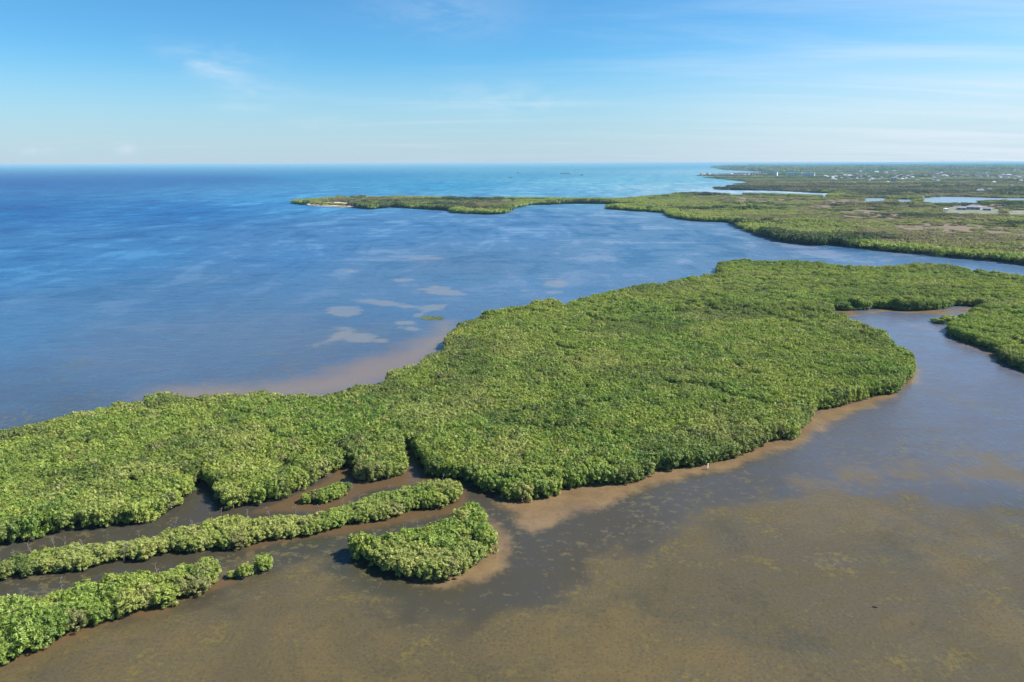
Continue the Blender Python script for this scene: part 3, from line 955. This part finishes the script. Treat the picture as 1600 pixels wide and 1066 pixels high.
zsc = np.where((names == 'M') & (rng.random(len(PTS)) < 0.06), zsc * 0.74, zsc)
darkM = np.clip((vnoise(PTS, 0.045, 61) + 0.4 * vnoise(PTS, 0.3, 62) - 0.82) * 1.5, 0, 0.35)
darkM = np.maximum(darkM, (crM < 1) * 0.4)  # shade of the canopy creases painted into the leaf colour
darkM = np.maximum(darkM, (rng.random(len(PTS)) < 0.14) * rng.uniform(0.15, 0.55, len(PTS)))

order = np.argsort(RR)
ylim = 0.80
vis = (np.abs(PTS[:, 0]) < PTS[:, 1] * 0.76 + 3)
near = [i for i in order if vis[i]][:297]
nearset = np.zeros(len(PTS), bool)
nearset[near] = True


def ordinal(k):
    return '%d%s' % (k, 'th' if 10 <= k % 100 <= 20 else {1: 'st', 2: 'nd', 3: 'rd'}.get(k % 10, 'th'))


REGN = {'S2': ('the long thin strip', 'right'), 'S3': ('the lower left strip', 'right'), 'D': ('the teardrop islet', 'right'), 'M': ('the main mangrove forest', 'left'), 'S4': ('the low creek islet', 'right')}
seq = 0
labels = {}
for reg, (rn, end) in REGN.items():
    idx = [i for i in near if names[i] == reg]
    rows = {'water edge': [], 'middle': [], 'far side': []}
    for i in idx:
        d = DD[i]
        if reg == 'M':
            rows['water edge' if d < 3.5 else 'middle'].append(i)
        elif d < 3.2:
            step = PTS[i] * (1 + 6.0 / RR[i])
            back = not inside(REG[reg][0], np.array([step]))[0]
            rows['far side' if back else 'water edge'].append(i)
        else:
            rows['middle'].append(i)
    for rname, li in rows.items():
        li.sort(key=lambda i: PTS[i][0] / PTS[i][1] * (-1 if end == 'right' else 1))
        for q, i in enumerate(li):
            look = 'pale' if pale[i] > 0.45 else ('tall green' if zsc[i] > 0.98 else 'green')
            pre = {'water edge': 'near row of', 'middle': 'middle of', 'far side': 'back row of'}[rname]
            labels[i] = '%s mangrove, %s from the %s, %s %s' % (look, ordinal(q + 1), end, pre, rn)
GRP = {'S2': 'mangroves of the long thin strip', 'S3': 'mangroves of the lower left strip', 'D': 'mangroves of the teardrop islet', 'M': 'mangroves at the front of the main forest', 'S4': 'mangroves of the low creek islet'}
first_tree = None


def mangrove(x, y, s, zs, pl, label, group, rot=None, k=0):
    r = bpy.data.objects.new('mangrove_tree', None)
    sc.collection.objects.link(r)
    r.location = (x, y, 0.05)
    r.rotation_euler = (0, 0, random.uniform(0, 6.28) if rot is None else rot)
    r.scale = (s, s, zs)
    r.empty_display_size = 0.5
    tag(r, label, 'mangrove', group)
    c = link('crown', HI[k % len(HI)], r)
    c['pale'] = float(pl)
    link('trunk', TR[k % len(TR)], r)
    return r


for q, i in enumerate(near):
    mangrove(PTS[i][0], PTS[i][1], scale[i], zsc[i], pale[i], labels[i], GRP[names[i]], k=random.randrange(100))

rest = ~nearset
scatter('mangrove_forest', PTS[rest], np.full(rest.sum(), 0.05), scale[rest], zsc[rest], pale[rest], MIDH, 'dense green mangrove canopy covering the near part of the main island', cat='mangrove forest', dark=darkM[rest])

# the farther half of the main island
pts, d = grid_points(P_M, 2.7, 1.4, seed=21, rmin=345)
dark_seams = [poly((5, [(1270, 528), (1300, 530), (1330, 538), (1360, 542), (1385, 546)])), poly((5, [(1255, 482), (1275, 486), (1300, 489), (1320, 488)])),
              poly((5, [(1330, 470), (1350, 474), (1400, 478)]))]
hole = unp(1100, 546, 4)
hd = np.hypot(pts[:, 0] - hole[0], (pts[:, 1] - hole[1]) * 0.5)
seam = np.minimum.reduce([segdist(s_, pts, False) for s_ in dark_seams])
ok = (hd > 6.5)
pts, d, seam = pts[ok], d[ok], seam[ok]
bs_ = segdist(poly((HM, M_far)), pts, closed=False)
z2 = (0.70 + 0.32 * vnoise(pts * np.array([0.5, 1.0]), 0.055, 13) + 0.26 * vnoise(pts * np.array([0.6, 1.0]), 0.19, 14)) * rng.uniform(0.88, 1.12, len(pts)) * 1.03
z2 = np.where((seam < 4), z2 * 0.45, np.where(seam < 9, z2 * 1.15, z2))
z2 = np.where((bs_ < 10), z2 * 1.12, z2)
z2 = np.where((bs_ > 18) & (pts[:, 1] > 400), z2 * 0.86, z2)
pl2 = np.clip((vnoise(pts * np.array([0.6, 1.0]), 0.05, 19) - 0.5) * 1.8, 0, 0.6)
z2 = np.where(rng.random(len(pts)) < 0.10, z2 * 0.72, z2)
dk2 = np.clip((vnoise(pts * np.array([0.5, 1.0]), 0.05, 63) + 0.4 * vnoise(pts, 0.25, 64) - 0.84) * 1.6, 0, 0.35)
z2 = z2 * rng.uniform(0.92, 1.08, len(pts))
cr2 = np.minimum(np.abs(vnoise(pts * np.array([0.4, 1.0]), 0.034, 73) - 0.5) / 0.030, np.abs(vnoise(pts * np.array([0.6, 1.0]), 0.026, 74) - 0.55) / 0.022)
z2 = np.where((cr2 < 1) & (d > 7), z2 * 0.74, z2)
dk2 = np.maximum(dk2, (cr2 < 1) * 0.45)  # crease shade put into the leaf colour here too
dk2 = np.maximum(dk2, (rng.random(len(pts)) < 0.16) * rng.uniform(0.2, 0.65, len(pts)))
dk2 = np.maximum(dk2, np.clip(1 - seam / 7.0, 0, 1) * 0.8)  # shadowed gaps along the seams painted as darker leaves
pl2 = np.maximum(pl2, np.where(pts[:, 1] > 380, 0.18, 0.05) * rng.uniform(0, 1.6, len(pts)))
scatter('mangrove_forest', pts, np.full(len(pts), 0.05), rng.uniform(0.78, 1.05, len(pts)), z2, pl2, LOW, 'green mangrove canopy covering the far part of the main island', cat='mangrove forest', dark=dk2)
nfar = len(pts)

# lone shrubs beside the lower left strip
for (px, py, s, zs, pl, lb) in [(412, 889, 0.80, 0.72, 0.05, 'round green mangrove shrub standing alone in the water, rightmost of three'),
                                (383, 899, 0.66, 0.56, 0.10, 'rounded mangrove shrub in the water, between a taller and a smaller one'),
                                (362, 902, 0.42, 0.30, 0.25, 'smallest low mangrove shrub next to the end of the lower left strip')]:
    x, y = unp(px, py)
    mangrove(x, y, s, zs, pl, lb, 'lone mangrove shrubs in the lagoon', k=random.randrange(50))
# islet in the inlet on the right
for (px, py, s, zs, lb) in [(1483, 505, 0.95, 0.75, 'small bushy mangrove on an islet in the right-hand inlet'),
                            (1470, 505, 0.75, 0.45, 'low mangrove beside the bushy one on the inlet islet'),
                            (1461, 503, 0.55, 0.35, 'lowest mangrove at the left tip of the inlet islet')]:
    x, y = unp(px, py)
    mangrove(x, y, s * 1.8, zs * 1.2, 0.1, lb, 'mangroves on the inlet islet', k=random.randrange(50))

# ------------------------------------------------------------------ far land cover
holes = PONDS + [BEACH, P_YARD, P_YARD2]
pts, d = grid_points(P_F, 8.0, 3.0, seed=31, rmax=2100, holes=holes, xlim=(-900, 2000, 300, 2100))
neck = np.array([unp(x, y, 1.0) for x, y in [(790, 316), (800, 315.5), (812, 316), (824, 315.6), (836, 316), (848, 315.6), (860, 316), (872, 315.5), (884, 315.2), (896, 315), (908, 314.8), (920, 315),
                                             (932, 315.2), (944, 315.4), (956, 315.4), (968, 315.2), (980, 315), (992, 314.6), (1004, 314), (1016, 313.5)]])
neck = np.vstack([neck + rng.normal(0, 4, neck.shape) for _ in range(4)])
pts = np.vstack([pts, neck]); d = np.concatenate([d, np.full(len(neck), 5.0)])
openness = np.full(len(pts), 1e9)
for hp in FLATS + [P_YARD, P_YARD2]:
    openness = np.minimum(openness, -sdf(hp, pts))
cl_ = vnoise(pts, 0.010, 41)
tall = vnoise(pts * np.array([0.35, 1.0]), 0.022, 43)
z3 = (0.34 + 0.80 * tall ** 2 + 0.35 * vnoise(pts, 0.08, 44)) * rng.uniform(0.75, 1.25, len(pts))
z3 = np.where(d < 16, np.maximum(z3, 1.15 * rng.uniform(0.85, 1.15, len(pts))), z3)
z3 = np.where(openness < 60, z3 * 0.45, z3)
# bushes thin out around the bare flats
keep_ = (openness > 45) | (rng.random(len(pts)) < np.clip(0.10 + openness / 45, 0.10, 1))
pts, d, z3, cl_, openness = pts[keep_], d[keep_], z3[keep_], cl_[keep_], openness[keep_]
brown3 = np.clip((vnoise(pts * np.array([0.4, 1.0]), 0.011, 77) + 0.25 * vnoise(pts, 0.07, 78) - 0.50) * 3.2, 0.25, 0.95) * (d > 30) * rng.uniform(0.5, 1, len(pts))
brown3 = np.where(openness < 70, np.maximum(brown3, rng.uniform(0.1, 0.7, len(pts))), brown3)
pl3 = np.clip((cl_ - 0.50) * 3.0, 0, 1.0) * rng.uniform(0.6, 1.0, len(pts))
pl3 = np.clip(np.maximum(pl3 * 0.7, 0.22) + rng.normal(0, 0.08, len(pts)), 0, 1)
dk3 = np.clip((vnoise(pts * np.array([0.3, 1.0]), 0.022, 91) + 0.35 * vnoise(pts, 0.09, 92) - 0.83) * 5, 0, 0.85)
z3 = np.where(dk3 > 0.25, z3 * 1.35, z3)
scatter('marsh_canopy', pts, np.full(len(pts), 0.1), rng.uniform(0.85, 1.15, len(pts)), z3, pl3, PA1, 'olive green mangrove and marsh cover of the far shore and spit', cat='mangrove forest', brown=brown3, dark=dk3)
n3_ = len(pts)
pts, d = grid_points(P_F, 34, 10.0, seed=32, rmin=2080, rmax=6500, holes=PONDS, xlim=(-500, 6000, 800, 6500), outline=True)
z3 = (0.5 + 0.7 * vnoise(pts, 0.005, 53)) * rng.uniform(0.7, 1.25, len(pts))
pl3 = np.clip((vnoise(pts, 0.003, 51) - 0.4) * 1.4, 0, 0.7) * rng.uniform(0.5, 1.0, len(pts))
rr4 = np.hypot(pts[:, 0], pts[:, 1])
z3 = np.where((rr4 > 2600) & (rr4 < 5600), z3 * 0.55, z3)
br4 = np.clip((vnoise(pts * np.array([0.4, 1.0]), 0.0035, 87) + 0.5 * vnoise(pts, 0.02, 88) - 0.50) * 2.2, 0.35, 0.9)
scatter('far_wood', pts, np.full(len(pts), 0.1), rng.uniform(0.75, 1.0, len(pts)), z3, pl3, PA2, 'bluish green woods around the far town', cat='woodland', brown=br4, dark=np.clip((vnoise(pts * np.array([0.3, 1.0]), 0.006, 93) + 0.35 * vnoise(pts, 0.03, 94) - 0.62) * 3, 0.1, 0.85))
n4_ = len(pts)
pts, d = grid_points(P_F, 190, 60.0, seed=33, rmin=6400, rmax=30000, xlim=(-500, 24000, 5000, 30000), outline=False)
z3 = rng.uniform(0.5, 1.3, len(pts))
scatter('far_wood', pts, np.full(len(pts), 0.1), rng.uniform(0.9, 1.1, len(pts)), z3, np.full(len(pts), 0.15), PA3, 'hazy woods along the horizon on the right', cat='woodland', brown=np.full(len(pts), 0.3), dark=rng.uniform(0.3, 0.8, len(pts)))
print('COUNTS near', len(PTS), {k: int((names == k).sum()) for k in REG}, 'far main', nfar, 'marsh', n3_, 'wood', n4_, 'horizon', len(pts), 'maxR of near', RR[near[-1]])


# ------------------------------------------------------------------ haze
def build_haze():
    m, n, out = new_mat('haze')
    v = n.node('ShaderNodeVolumePrincipled')
    v.inputs['Color'].default_value = (0.38, 0.70, 0.92, 1)
    v.inputs['Density'].default_value = 5.0e-5
    v.inputs['Anisotropy'].default_value = 0.0
    n.l.new(v.outputs[0], out.inputs['Volume'])
    S = 81000
    V = [(x, y, z) for x in (-S, S) for y in (-S, S) for z in (-1.3, 84.0)]
    F = [(0, 1, 3, 2), (4, 6, 7, 5), (0, 4, 5, 1), (2, 3, 7, 6), (0, 2, 6, 4), (1, 5, 7, 3)]
    me = bpy.data.meshes.new('haze')
    me.from_pydata(V, [], F)
    me.materials.append(m)
    o = link('haze', me)
    tag(o, 'thin bluish sea air over the whole bay', 'haze', None, 'stuff')


# ------------------------------------------------------------------ far town
def box_mesh(m, cx, cy, z0, z1, wx, wy, rz=0.0):
    V = []
    for z in (z0, z1):
        for sx, sy in ((-1, -1), (1, -1), (1, 1), (-1, 1)):
            x, y = sx * wx / 2, sy * wy / 2
            V.append((cx + x * math.cos(rz) - y * math.sin(rz), cy + x * math.sin(rz) + y * math.cos(rz), z))
    o = len(m[0])
    m[0].extend(V)
    m[1].extend([tuple(o + i for i in f) for f in ((0, 3, 2, 1), (4, 5, 6, 7), (0, 1, 5, 4), (1, 2, 6, 5), (2, 3, 7, 6), (3, 0, 4, 7))])


def hip_mesh(m, cx, cy, z0, h, wx, wy):
    o = len(m[0])
    m[0].extend([(cx - wx / 2, cy - wy / 2, z0), (cx + wx / 2, cy - wy / 2, z0), (cx + wx / 2, cy + wy / 2, z0), (cx - wx / 2, cy + wy / 2, z0),
                 (cx - wx / 2 + wy / 2 * .8, cy, z0 + h), (cx + wx / 2 - wy / 2 * .8, cy, z0 + h)])
    m[1].extend([tuple(o + i for i in f) for f in ((0, 1, 5, 4), (1, 2, 5), (2, 3, 4, 5), (3, 0, 4), (0, 3, 2, 1))])


def part(name, m, mat, parent):
    me = bpy.data.meshes.new(name)
    me.from_pydata(m[0], [], m[1])
    me.materials.append(mat)
    return link(name, me, parent)


def flat_mat(name, c, rough=0.8):
    m, n, out = new_mat(name)
    p = n.node('ShaderNodeBsdfPrincipled')
    pos = n.node('ShaderNodeNewGeometry').outputs['Position']
    n.put(p.inputs['Base Color'], n.mix(n.math('MULTIPLY', n.noise(pos, 0.4, 4), 0.35), c, tuple(x * 0.7 for x in c)))
    p.inputs['Roughness'].default_value = rough
    n.l.new(p.outputs[0], out.inputs[0])
    return m


W_MATS = [flat_mat('white_wall', (0.80, 0.79, 0.76)), flat_mat('cream_wall', (0.70, 0.62, 0.48)), flat_mat('blue_grey_wall', (0.30, 0.36, 0.43)), flat_mat('coral_wall', (0.60, 0.34, 0.26)), flat_mat('tan_wall', (0.50, 0.40, 0.30))]
R_MATS = [flat_mat('grey_roof', (0.24, 0.25, 0.29)), flat_mat('pale_roof', (0.66, 0.68, 0.72)), flat_mat('brown_roof', (0.26, 0.19, 0.16)), flat_mat('terracotta_roof', (0.40, 0.20, 0.13))]
GLASS = flat_mat('window_glass', (0.06, 0.08, 0.10), 0.15)


def house(px, py, wpx, hpx, wall, roof, label, group, storeys=1, flat=False, depth=0.7, winsc=True):
    x, y = unp(px, py)
    R = math.hypot(x, y)
    pxm = math.hypot(R, H) / FPX * 1.0
    wx = wpx * pxm
    h = hpx * pxm
    wy = max(8.0, wx * depth)
    root = bpy.data.objects.new('house' if not flat else 'apartment_block', None)
    sc.collection.objects.link(root)
    root.location = (x, y + wy / 2, 0.2)
    root.rotation_euler = (0, 0, -math.atan2(x, y) + random.uniform(-0.25, 0.25))
    tag(root, label, 'house' if not flat else 'apartment block', group)
    wh = h if flat else h * 0.62
    b = ([], []); box_mesh(b, 0, 0, 0, wh, wx, wy); part('wall', b, W_MATS[wall], root)
    if flat:
        b = ([], []); box_mesh(b, 0, 0, wh + 0.02, wh + 0.9, wx + 0.8, wy + 0.8); part('roof', b, R_MATS[roof], root)
    else:
        b = ([], []); hip_mesh(b, 0, 0, wh + 0.02, h * 0.45, wx * 1.08, wy * 1.08); part('roof', b, R_MATS[roof], root)
    nw = max(2, int(wx / 7))
    for st in range(storeys):
        for k in range(nw):
            b = ([], [])
            zc = wh * (st + 0.55) / storeys
            hw, hh = wx / nw * 0.28, wh / storeys * 0.26
            box_mesh(b, -wx / 2 + wx * (k + .5) / nw, -wy / 2 - 0.06, zc - hh, zc + hh, hw * 2, 0.14)
            part('window', b, GLASS, root)
    return root


house(1212, 276.6, 6, 6.4, 0, 1, 'white apartment block, leftmost of three on the far town skyline', 'apartment blocks of the far town', 6, True, 0.9)
house(1237, 277, 12, 5.8, 0, 1, 'white apartment block, middle one of three on the far town skyline', 'apartment blocks of the far town', 6, True, 0.4)
house(1264, 277, 16, 5.6, 0, 1, 'long white apartment block, rightmost of three on the far town skyline', 'apartment blocks of the far town', 6, True, 0.3)
house(1241, 273, 22, 2.2, 0, 1, 'low long white building behind the three apartment blocks', None, 3, True, 0.2)
house(1397, 285.5, 6.5, 6.0, 1, 1, 'cream tall blocky building standing above the far town houses', None, 4, True, 0.8)
# waterside house compound
house(1525, 328, 17, 5.0, 2, 0, 'big grey-roofed house in the cleared yard of the marsh', 'house in the marsh clearing', 2)
house(1505, 328.5, 11, 4.2, 2, 0, 'low blue-grey wing left of the big marsh house', 'house in the marsh clearing', 1)
house(1545, 329.5, 9, 3.8, 2, 0, 'small grey outbuilding right of the big marsh house', 'house in the marsh clearing', 1)
house(1480, 329, 6, 2.6, 0, 1, 'pale shed at the left end of the marsh clearing', 'house in the marsh clearing', 1)
house(1534, 302, 10, 5.0, 2, 0, 'large blue-grey house behind the long pond', 'houses behind the long pond', 2)
house(1547, 301, 7, 5.0, 4, 0, 'brown and grey house right of the blue-grey one behind the pond', 'houses behind the long pond', 2)
house(1558.5, 296, 3.5, 3.6, 0, 2, 'white house with reddish roof behind the long pond', 'houses behind the long pond', 2)
house(1571, 295.5, 4.0, 3.6, 0, 3, 'white gabled house with terracotta roof near the right edge', 'houses behind the long pond', 2)
house(1583, 292.5, 4.0, 2.6, 0, 1, 'small white house above the terracotta-roofed one', 'houses behind the long pond', 1)
house(1597, 295.5, 6.0, 2.6, 0, 1, 'wide low white house at the right edge of the photo', 'houses behind the long pond', 1)
house(1438, 298, 5, 2.2, 3, 3, 'low coral house in the woods left of the long pond', None, 1)
# canal houses along the point
for i, px in enumerate(np.linspace(1096, 1196, 24)):
    wl, rf = random.choice([0, 1, 2, 3, 4, 4]), random.choice([0, 1, 2, 3, 2])
    house(px + random.uniform(-1, 1), 275.2 + random.uniform(-.5, .3), random.uniform(2.6, 4.6), random.uniform(2.6, 4.2), wl, rf,
          '%s house, %s from the tip in the row along the far point' % (['white', 'cream', 'blue-grey', 'coral', 'tan'][wl], ordinal(i + 1)), 'houses along the far point', 2)
# houses scattered in the woods
spots = []
for (x0, x1, y0, y1, k) in [(1290, 1345, 276, 280, 12), (1345, 1420, 279, 284, 18), (1400, 1460, 276, 284, 16), (1470, 1600, 276, 280, 30), (1300, 1600, 282, 290, 14), (1280, 1600, 269, 274, 30), (1290, 1600, 275, 283, 60)]:
    for _ in range(k):
        spots.append((random.uniform(x0, x1), random.uniform(y0, y1)))
WN = ['white', 'cream', 'blue-grey', 'coral', 'tan']
RN = ['grey', 'pale', 'brown', 'terracotta']
for px, py in spots:
    wl, rf = random.choice([0, 0, 1, 2, 4]), random.choice([0, 0, 1, 2, 2])
    wpx = random.uniform(2.2, 5.5)
    reg = ('in the faint farthest row near the horizon' if py < 274.5 else 'left of the cream tall building' if px < 1390 else 'right of the cream tall building' if px < 1460 else
           'in the town above the long pond' if px < 1540 else 'in the town near the right edge')
    house(px, py, wpx, random.uniform(2.0, 3.2), wl, rf,
          '%s %s house with %s roof, %s' % ('wide' if wpx > 3.8 else 'small', WN[wl], RN[rf], reg), 'town houses ' + reg, 1)


# ------------------------------------------------------------------ islets far out in the bay
def islet(px, py, wpx, hpx, label):
    x, y = unp(px, py)
    R = math.hypot(x, y)
    pm = R / FPX
    wm, hm = wpx * pm, hpx * pm
    root = bpy.data.objects.new('islet', None)
    sc.collection.objects.link(root)
    root.location = (x, y, 0)
    tag(root, label, 'islet', 'dark islets far out in the bay')
    b = ([], [])
    ring = 14
    b[0].extend([(math.cos(2 * math.pi * k / ring) * wm * .52, math.sin(2 * math.pi * k / ring) * wm * .3, -0.3) for k in range(ring)])
    b[0].extend([(math.cos(2 * math.pi * k / ring) * wm * .44, math.sin(2 * math.pi * k / ring) * wm * .25, 0.6) for k in range(ring)])
    b[1].extend([(k, (k + 1) % ring, ring + (k + 1) % ring, ring + k) for k in range(ring)])
    b[1].append(tuple(range(ring, 2 * ring)))
    part('ground', b, MAT_SOIL, root)
    k = max(1, int(round(wm / hm / 1.6)))
    for i in range(k):
        c = link('crown', PA1[i % 4], root)
        sx = wm / k / 13.0
        c.location = ((i + .5 - k / 2) * wm / k, 0, 0.3)
        c.scale = (sx * 1.1, sx * 1.1, hm / 5.6 * random.uniform(0.75, 1.2))
        c['pale'] = 0.0


islet(798, 278.3, 5.5, 1.6, 'small dark islet nearest of the group out in the bay')
islet(809, 271.2, 1.9, 2.6, 'tall narrow dark islet left of the long one')
islet(884, 272, 16, 1.6, 'long dark low islet, largest of the group out in the bay')
islet(909, 274.6, 3.4, 1.6, 'small dark islet just below and right of the long one')
islet(898, 266.8, 2.2, 1.2, 'tiny dark islet above the right end of the long one')
islet(904, 266.2, 2.0, 1.4, 'tiny dark islet second in the row above the long one')
islet(925, 265, 2.4, 0.9, 'tiny dark islet farthest right near the horizon')
islet(848, 270.2, 2.6, 0.8, 'faint low islet midway between the narrow and the long one')

# low marsh grass islets
MAT_GRASS = simple_mat('marsh_grass', (0.36, 0.38, 0.09), (0.24, 0.28, 0.07), 2.0)


def grass_islet(P, label, h):
    r = np.random.default_rng(len(label))
    lo, hi = P.min(0), P.max(0)
    area = (hi - lo).prod()
    k = int(min(9000, area * 9))
    pts = lo + r.random((k, 2)) * (hi - lo)
    pts = pts[sdf(P, pts) > 0.15 + 0.5 * 0]
    k = len(pts)
    a = r.uniform(0, 6.28, k); hh = h * r.uniform(0.5, 1.2, k)
    lean = r.normal(0, 0.2, (k, 2)) * hh[:, None]
    wd = 0.09
    dx_, dy_ = np.cos(a) * wd, np.sin(a) * wd
    p0 = np.column_stack([pts[:, 0] - dx_, pts[:, 1] - dy_, np.zeros(k)])
    p1 = np.column_stack([pts[:, 0] + dx_, pts[:, 1] + dy_, np.zeros(k)])
    p2 = np.column_stack([pts + lean, hh])
    V = np.stack([p0, p1, p2], 1).reshape(-1, 3)
    o = link('marsh_grass', mesh_np('marsh_grass', V, np.arange(k * 3).reshape(-1, 3), MAT_GRASS))
    tag(o, label, 'marsh grass', None, 'stuff')


grass_islet(poly((0, [(656, 496.5), (664, 494.6), (676, 494.2), (688, 495.2), (695, 497.5), (688, 500), (672, 500.6), (660, 499.4)])), 'small flat patch of yellow-green marsh grass in the bay', 0.7)
grass_islet(poly((0, [(1389, 548), (1398, 545.5), (1408, 549), (1410, 553), (1402, 555), (1390, 554)])), 'green marsh grass patch at the tip of the main island', 0.8)


# ------------------------------------------------------------------ dead trees, marker, driftwood
def dead_tree(px, py, zb, h, lean, seed, label):
    r = np.random.default_rng(seed)
    x, y = unp(px, py, zb)
    root = bpy.data.objects.new('dead_tree', None)
    sc.collection.objects.link(root)
    root.location = (x, y, 0.0)
    tag(root, label, 'dead tree', 'bare dead mangroves')
    H2 = zb + h
    top = Vector((lean, 0, H2))
    path = [Vector((0, 0, -0.1)), Vector((lean * .15, 0.1, H2 * .35)), Vector((lean * .5, -0.1, H2 * .7)), top]
    V, F = tube(path, [0.11, 0.09, 0.06, 0.02], 6)
    link('trunk', mesh_np('trunk', V, F, MAT_DEAD, True), root)
    for k in range(9):
        t = r.uniform(0.45, 0.98)
        base = Vector((lean * t * t, 0, H2 * t))
        a = r.uniform(0, 6.28); L = r.uniform(0.5, 1.3) * h * 0.45
        e = base + Vector((math.cos(a) * L * .8, math.sin(a) * L * .8, L * r.uniform(.4, .9)))
        mid = base.lerp(e, .5) + Vector((0, 0, r.uniform(-.1, .15)))
        ps = [tube([base, mid, e], [0.04, 0.03, 0.012], 4)]
        for q in range(3):
            d = Vector((r.normal() * .35, r.normal() * .35, r.uniform(.1, .5))) * L * .6
            st = base.lerp(e, r.uniform(.4, .95))
            ps.append(tube([st, st + d * .5, st + d], [0.03, 0.022, 0.01], 3))
        V, F = join(ps)
        link('branch', mesh_np('branch', V, F, MAT_DEAD, True), root)


dead_tree(270, 829, 2.6, 2.6, 0.9, 1, 'tall pale forked dead tree rising above the back of the long strip')
dead_tree(84, 850, 2.4, 1.6, -0.3, 2, 'short bare snag at the left back of the long strip')
dead_tree(98, 850, 2.4, 1.7, 0.9, 3, 'curved bare branch next to the short snag on the long strip')
dead_tree(48, 858, 2.2, 1.4, -0.6, 4, 'leftmost low bare snag of the long strip')
dead_tree(193, 876, 0.2, 3.2, 1.2, 5, 'pale leaning dead trunk on the near water edge of the long strip')
dead_tree(345, 803, 2.4, 1.5, 0.3, 6, 'bare grey twigs above the middle of the long strip')
dead_tree(420, 800, 2.2, 1.5, -0.3, 7, 'bare grey twiggy snag at the back middle of the long strip')
dead_tree(460, 799, 2.2, 1.6, 0.4, 8, 'bare twiggy snag right of the middle of the long strip')
dead_tree(560, 778, 2.4, 1.3, 0.2, 9, 'small grey snag near the right part of the long strip')
dead_tree(690, 749, 2.6, 1.2, 0.5, 10, 'grey bare twigs at the right end of the long strip')
dead_tree(632, 826, 3.4, 1.6, -0.3, 11, 'reddish grey dead crown on the back of the teardrop islet')
dead_tree(650, 823, 3.4, 1.5, 0.4, 12, 'second dead crown on the back of the teardrop islet')
dead_tree(683, 810, 3.6, 1.0, 0.1, 13, 'thin dead twig above the middle of the teardrop islet')
dead_tree(95, 915, 3.2, 1.4, 0.2, 14, 'low bare snag on the back of the lower left strip')
dead_tree(245, 890, 3.2, 1.4, -0.2, 15, 'pale dead branches on the back right of the lower left strip')

for i, (px, py, zb, h, ln) in enumerate([(20, 868, 2.0, 1.1, .3), (130, 850, 2.2, 1.0, -.4), (215, 838, 2.3, 1.2, .5), (300, 818, 2.4, 1.3, -.2), (385, 803, 2.3, 1.2, .2), (500, 795, 2.3, 1.2, -.5),
                                            (535, 785, 2.4, 1.0, .4), (610, 764, 2.4, 1.0, -.3), (645, 757, 2.5, 1.0, .2), (705, 755, 2.5, 1.1, .5)]):
    dead_tree(px, py, zb, h, ln, 40 + i, 'thin low bare snag, %s of ten from the left, back of the long strip' % ordinal(i + 1))
x, y = unp(1105.5, 733.5)
mk = bpy.data.objects.new('marker_post', None)
sc.collection.objects.link(mk)
mk.location = (x, y, 0)
mk.rotation_euler = (0, 0, R_(48))
tag(mk, 'narrow cream marker board on a post at the water edge of the main island', 'marker')
b = ([], []); box_mesh(b, 0, 0.04, -0.4, 1.6, 0.10, 0.10); part('post', b, MAT_BARK, mk)
b = ([], []); box_mesh(b, 0, -0.05, 0.35, 1.75, 0.42, 0.05)
part('board', b, flat_mat('cream_paint', (0.78, 0.70, 0.52)), mk)

x, y = unp(1367, 949)
dw = bpy.data.objects.new('driftwood', None)
sc.collection.objects.link(dw)
dw.location = (x, y, 0)
tag(dw, 'small dark driftwood log poking out of the shallow water at lower right', 'driftwood')
V, F = tube([(-0.4, 0.1, -0.05), (-0.1, 0.0, 0.16), (0.25, -0.05, 0.10), (0.55, -0.2, -0.05)], [0.10, 0.13, 0.11, 0.07], 7)
link('log', mesh_np('log', V, F, flat_mat('wet_wood', (0.05, 0.04, 0.04)), True), dw)
V, F = tube([(-0.12, 0.0, 0.14), (-0.18, 0.08, 0.34), (-0.10, 0.12, 0.45)], [0.09, 0.08, 0.03], 6)
link('stub', mesh_np('stub', V, F, MAT_DEAD, True), dw)

build_haze()
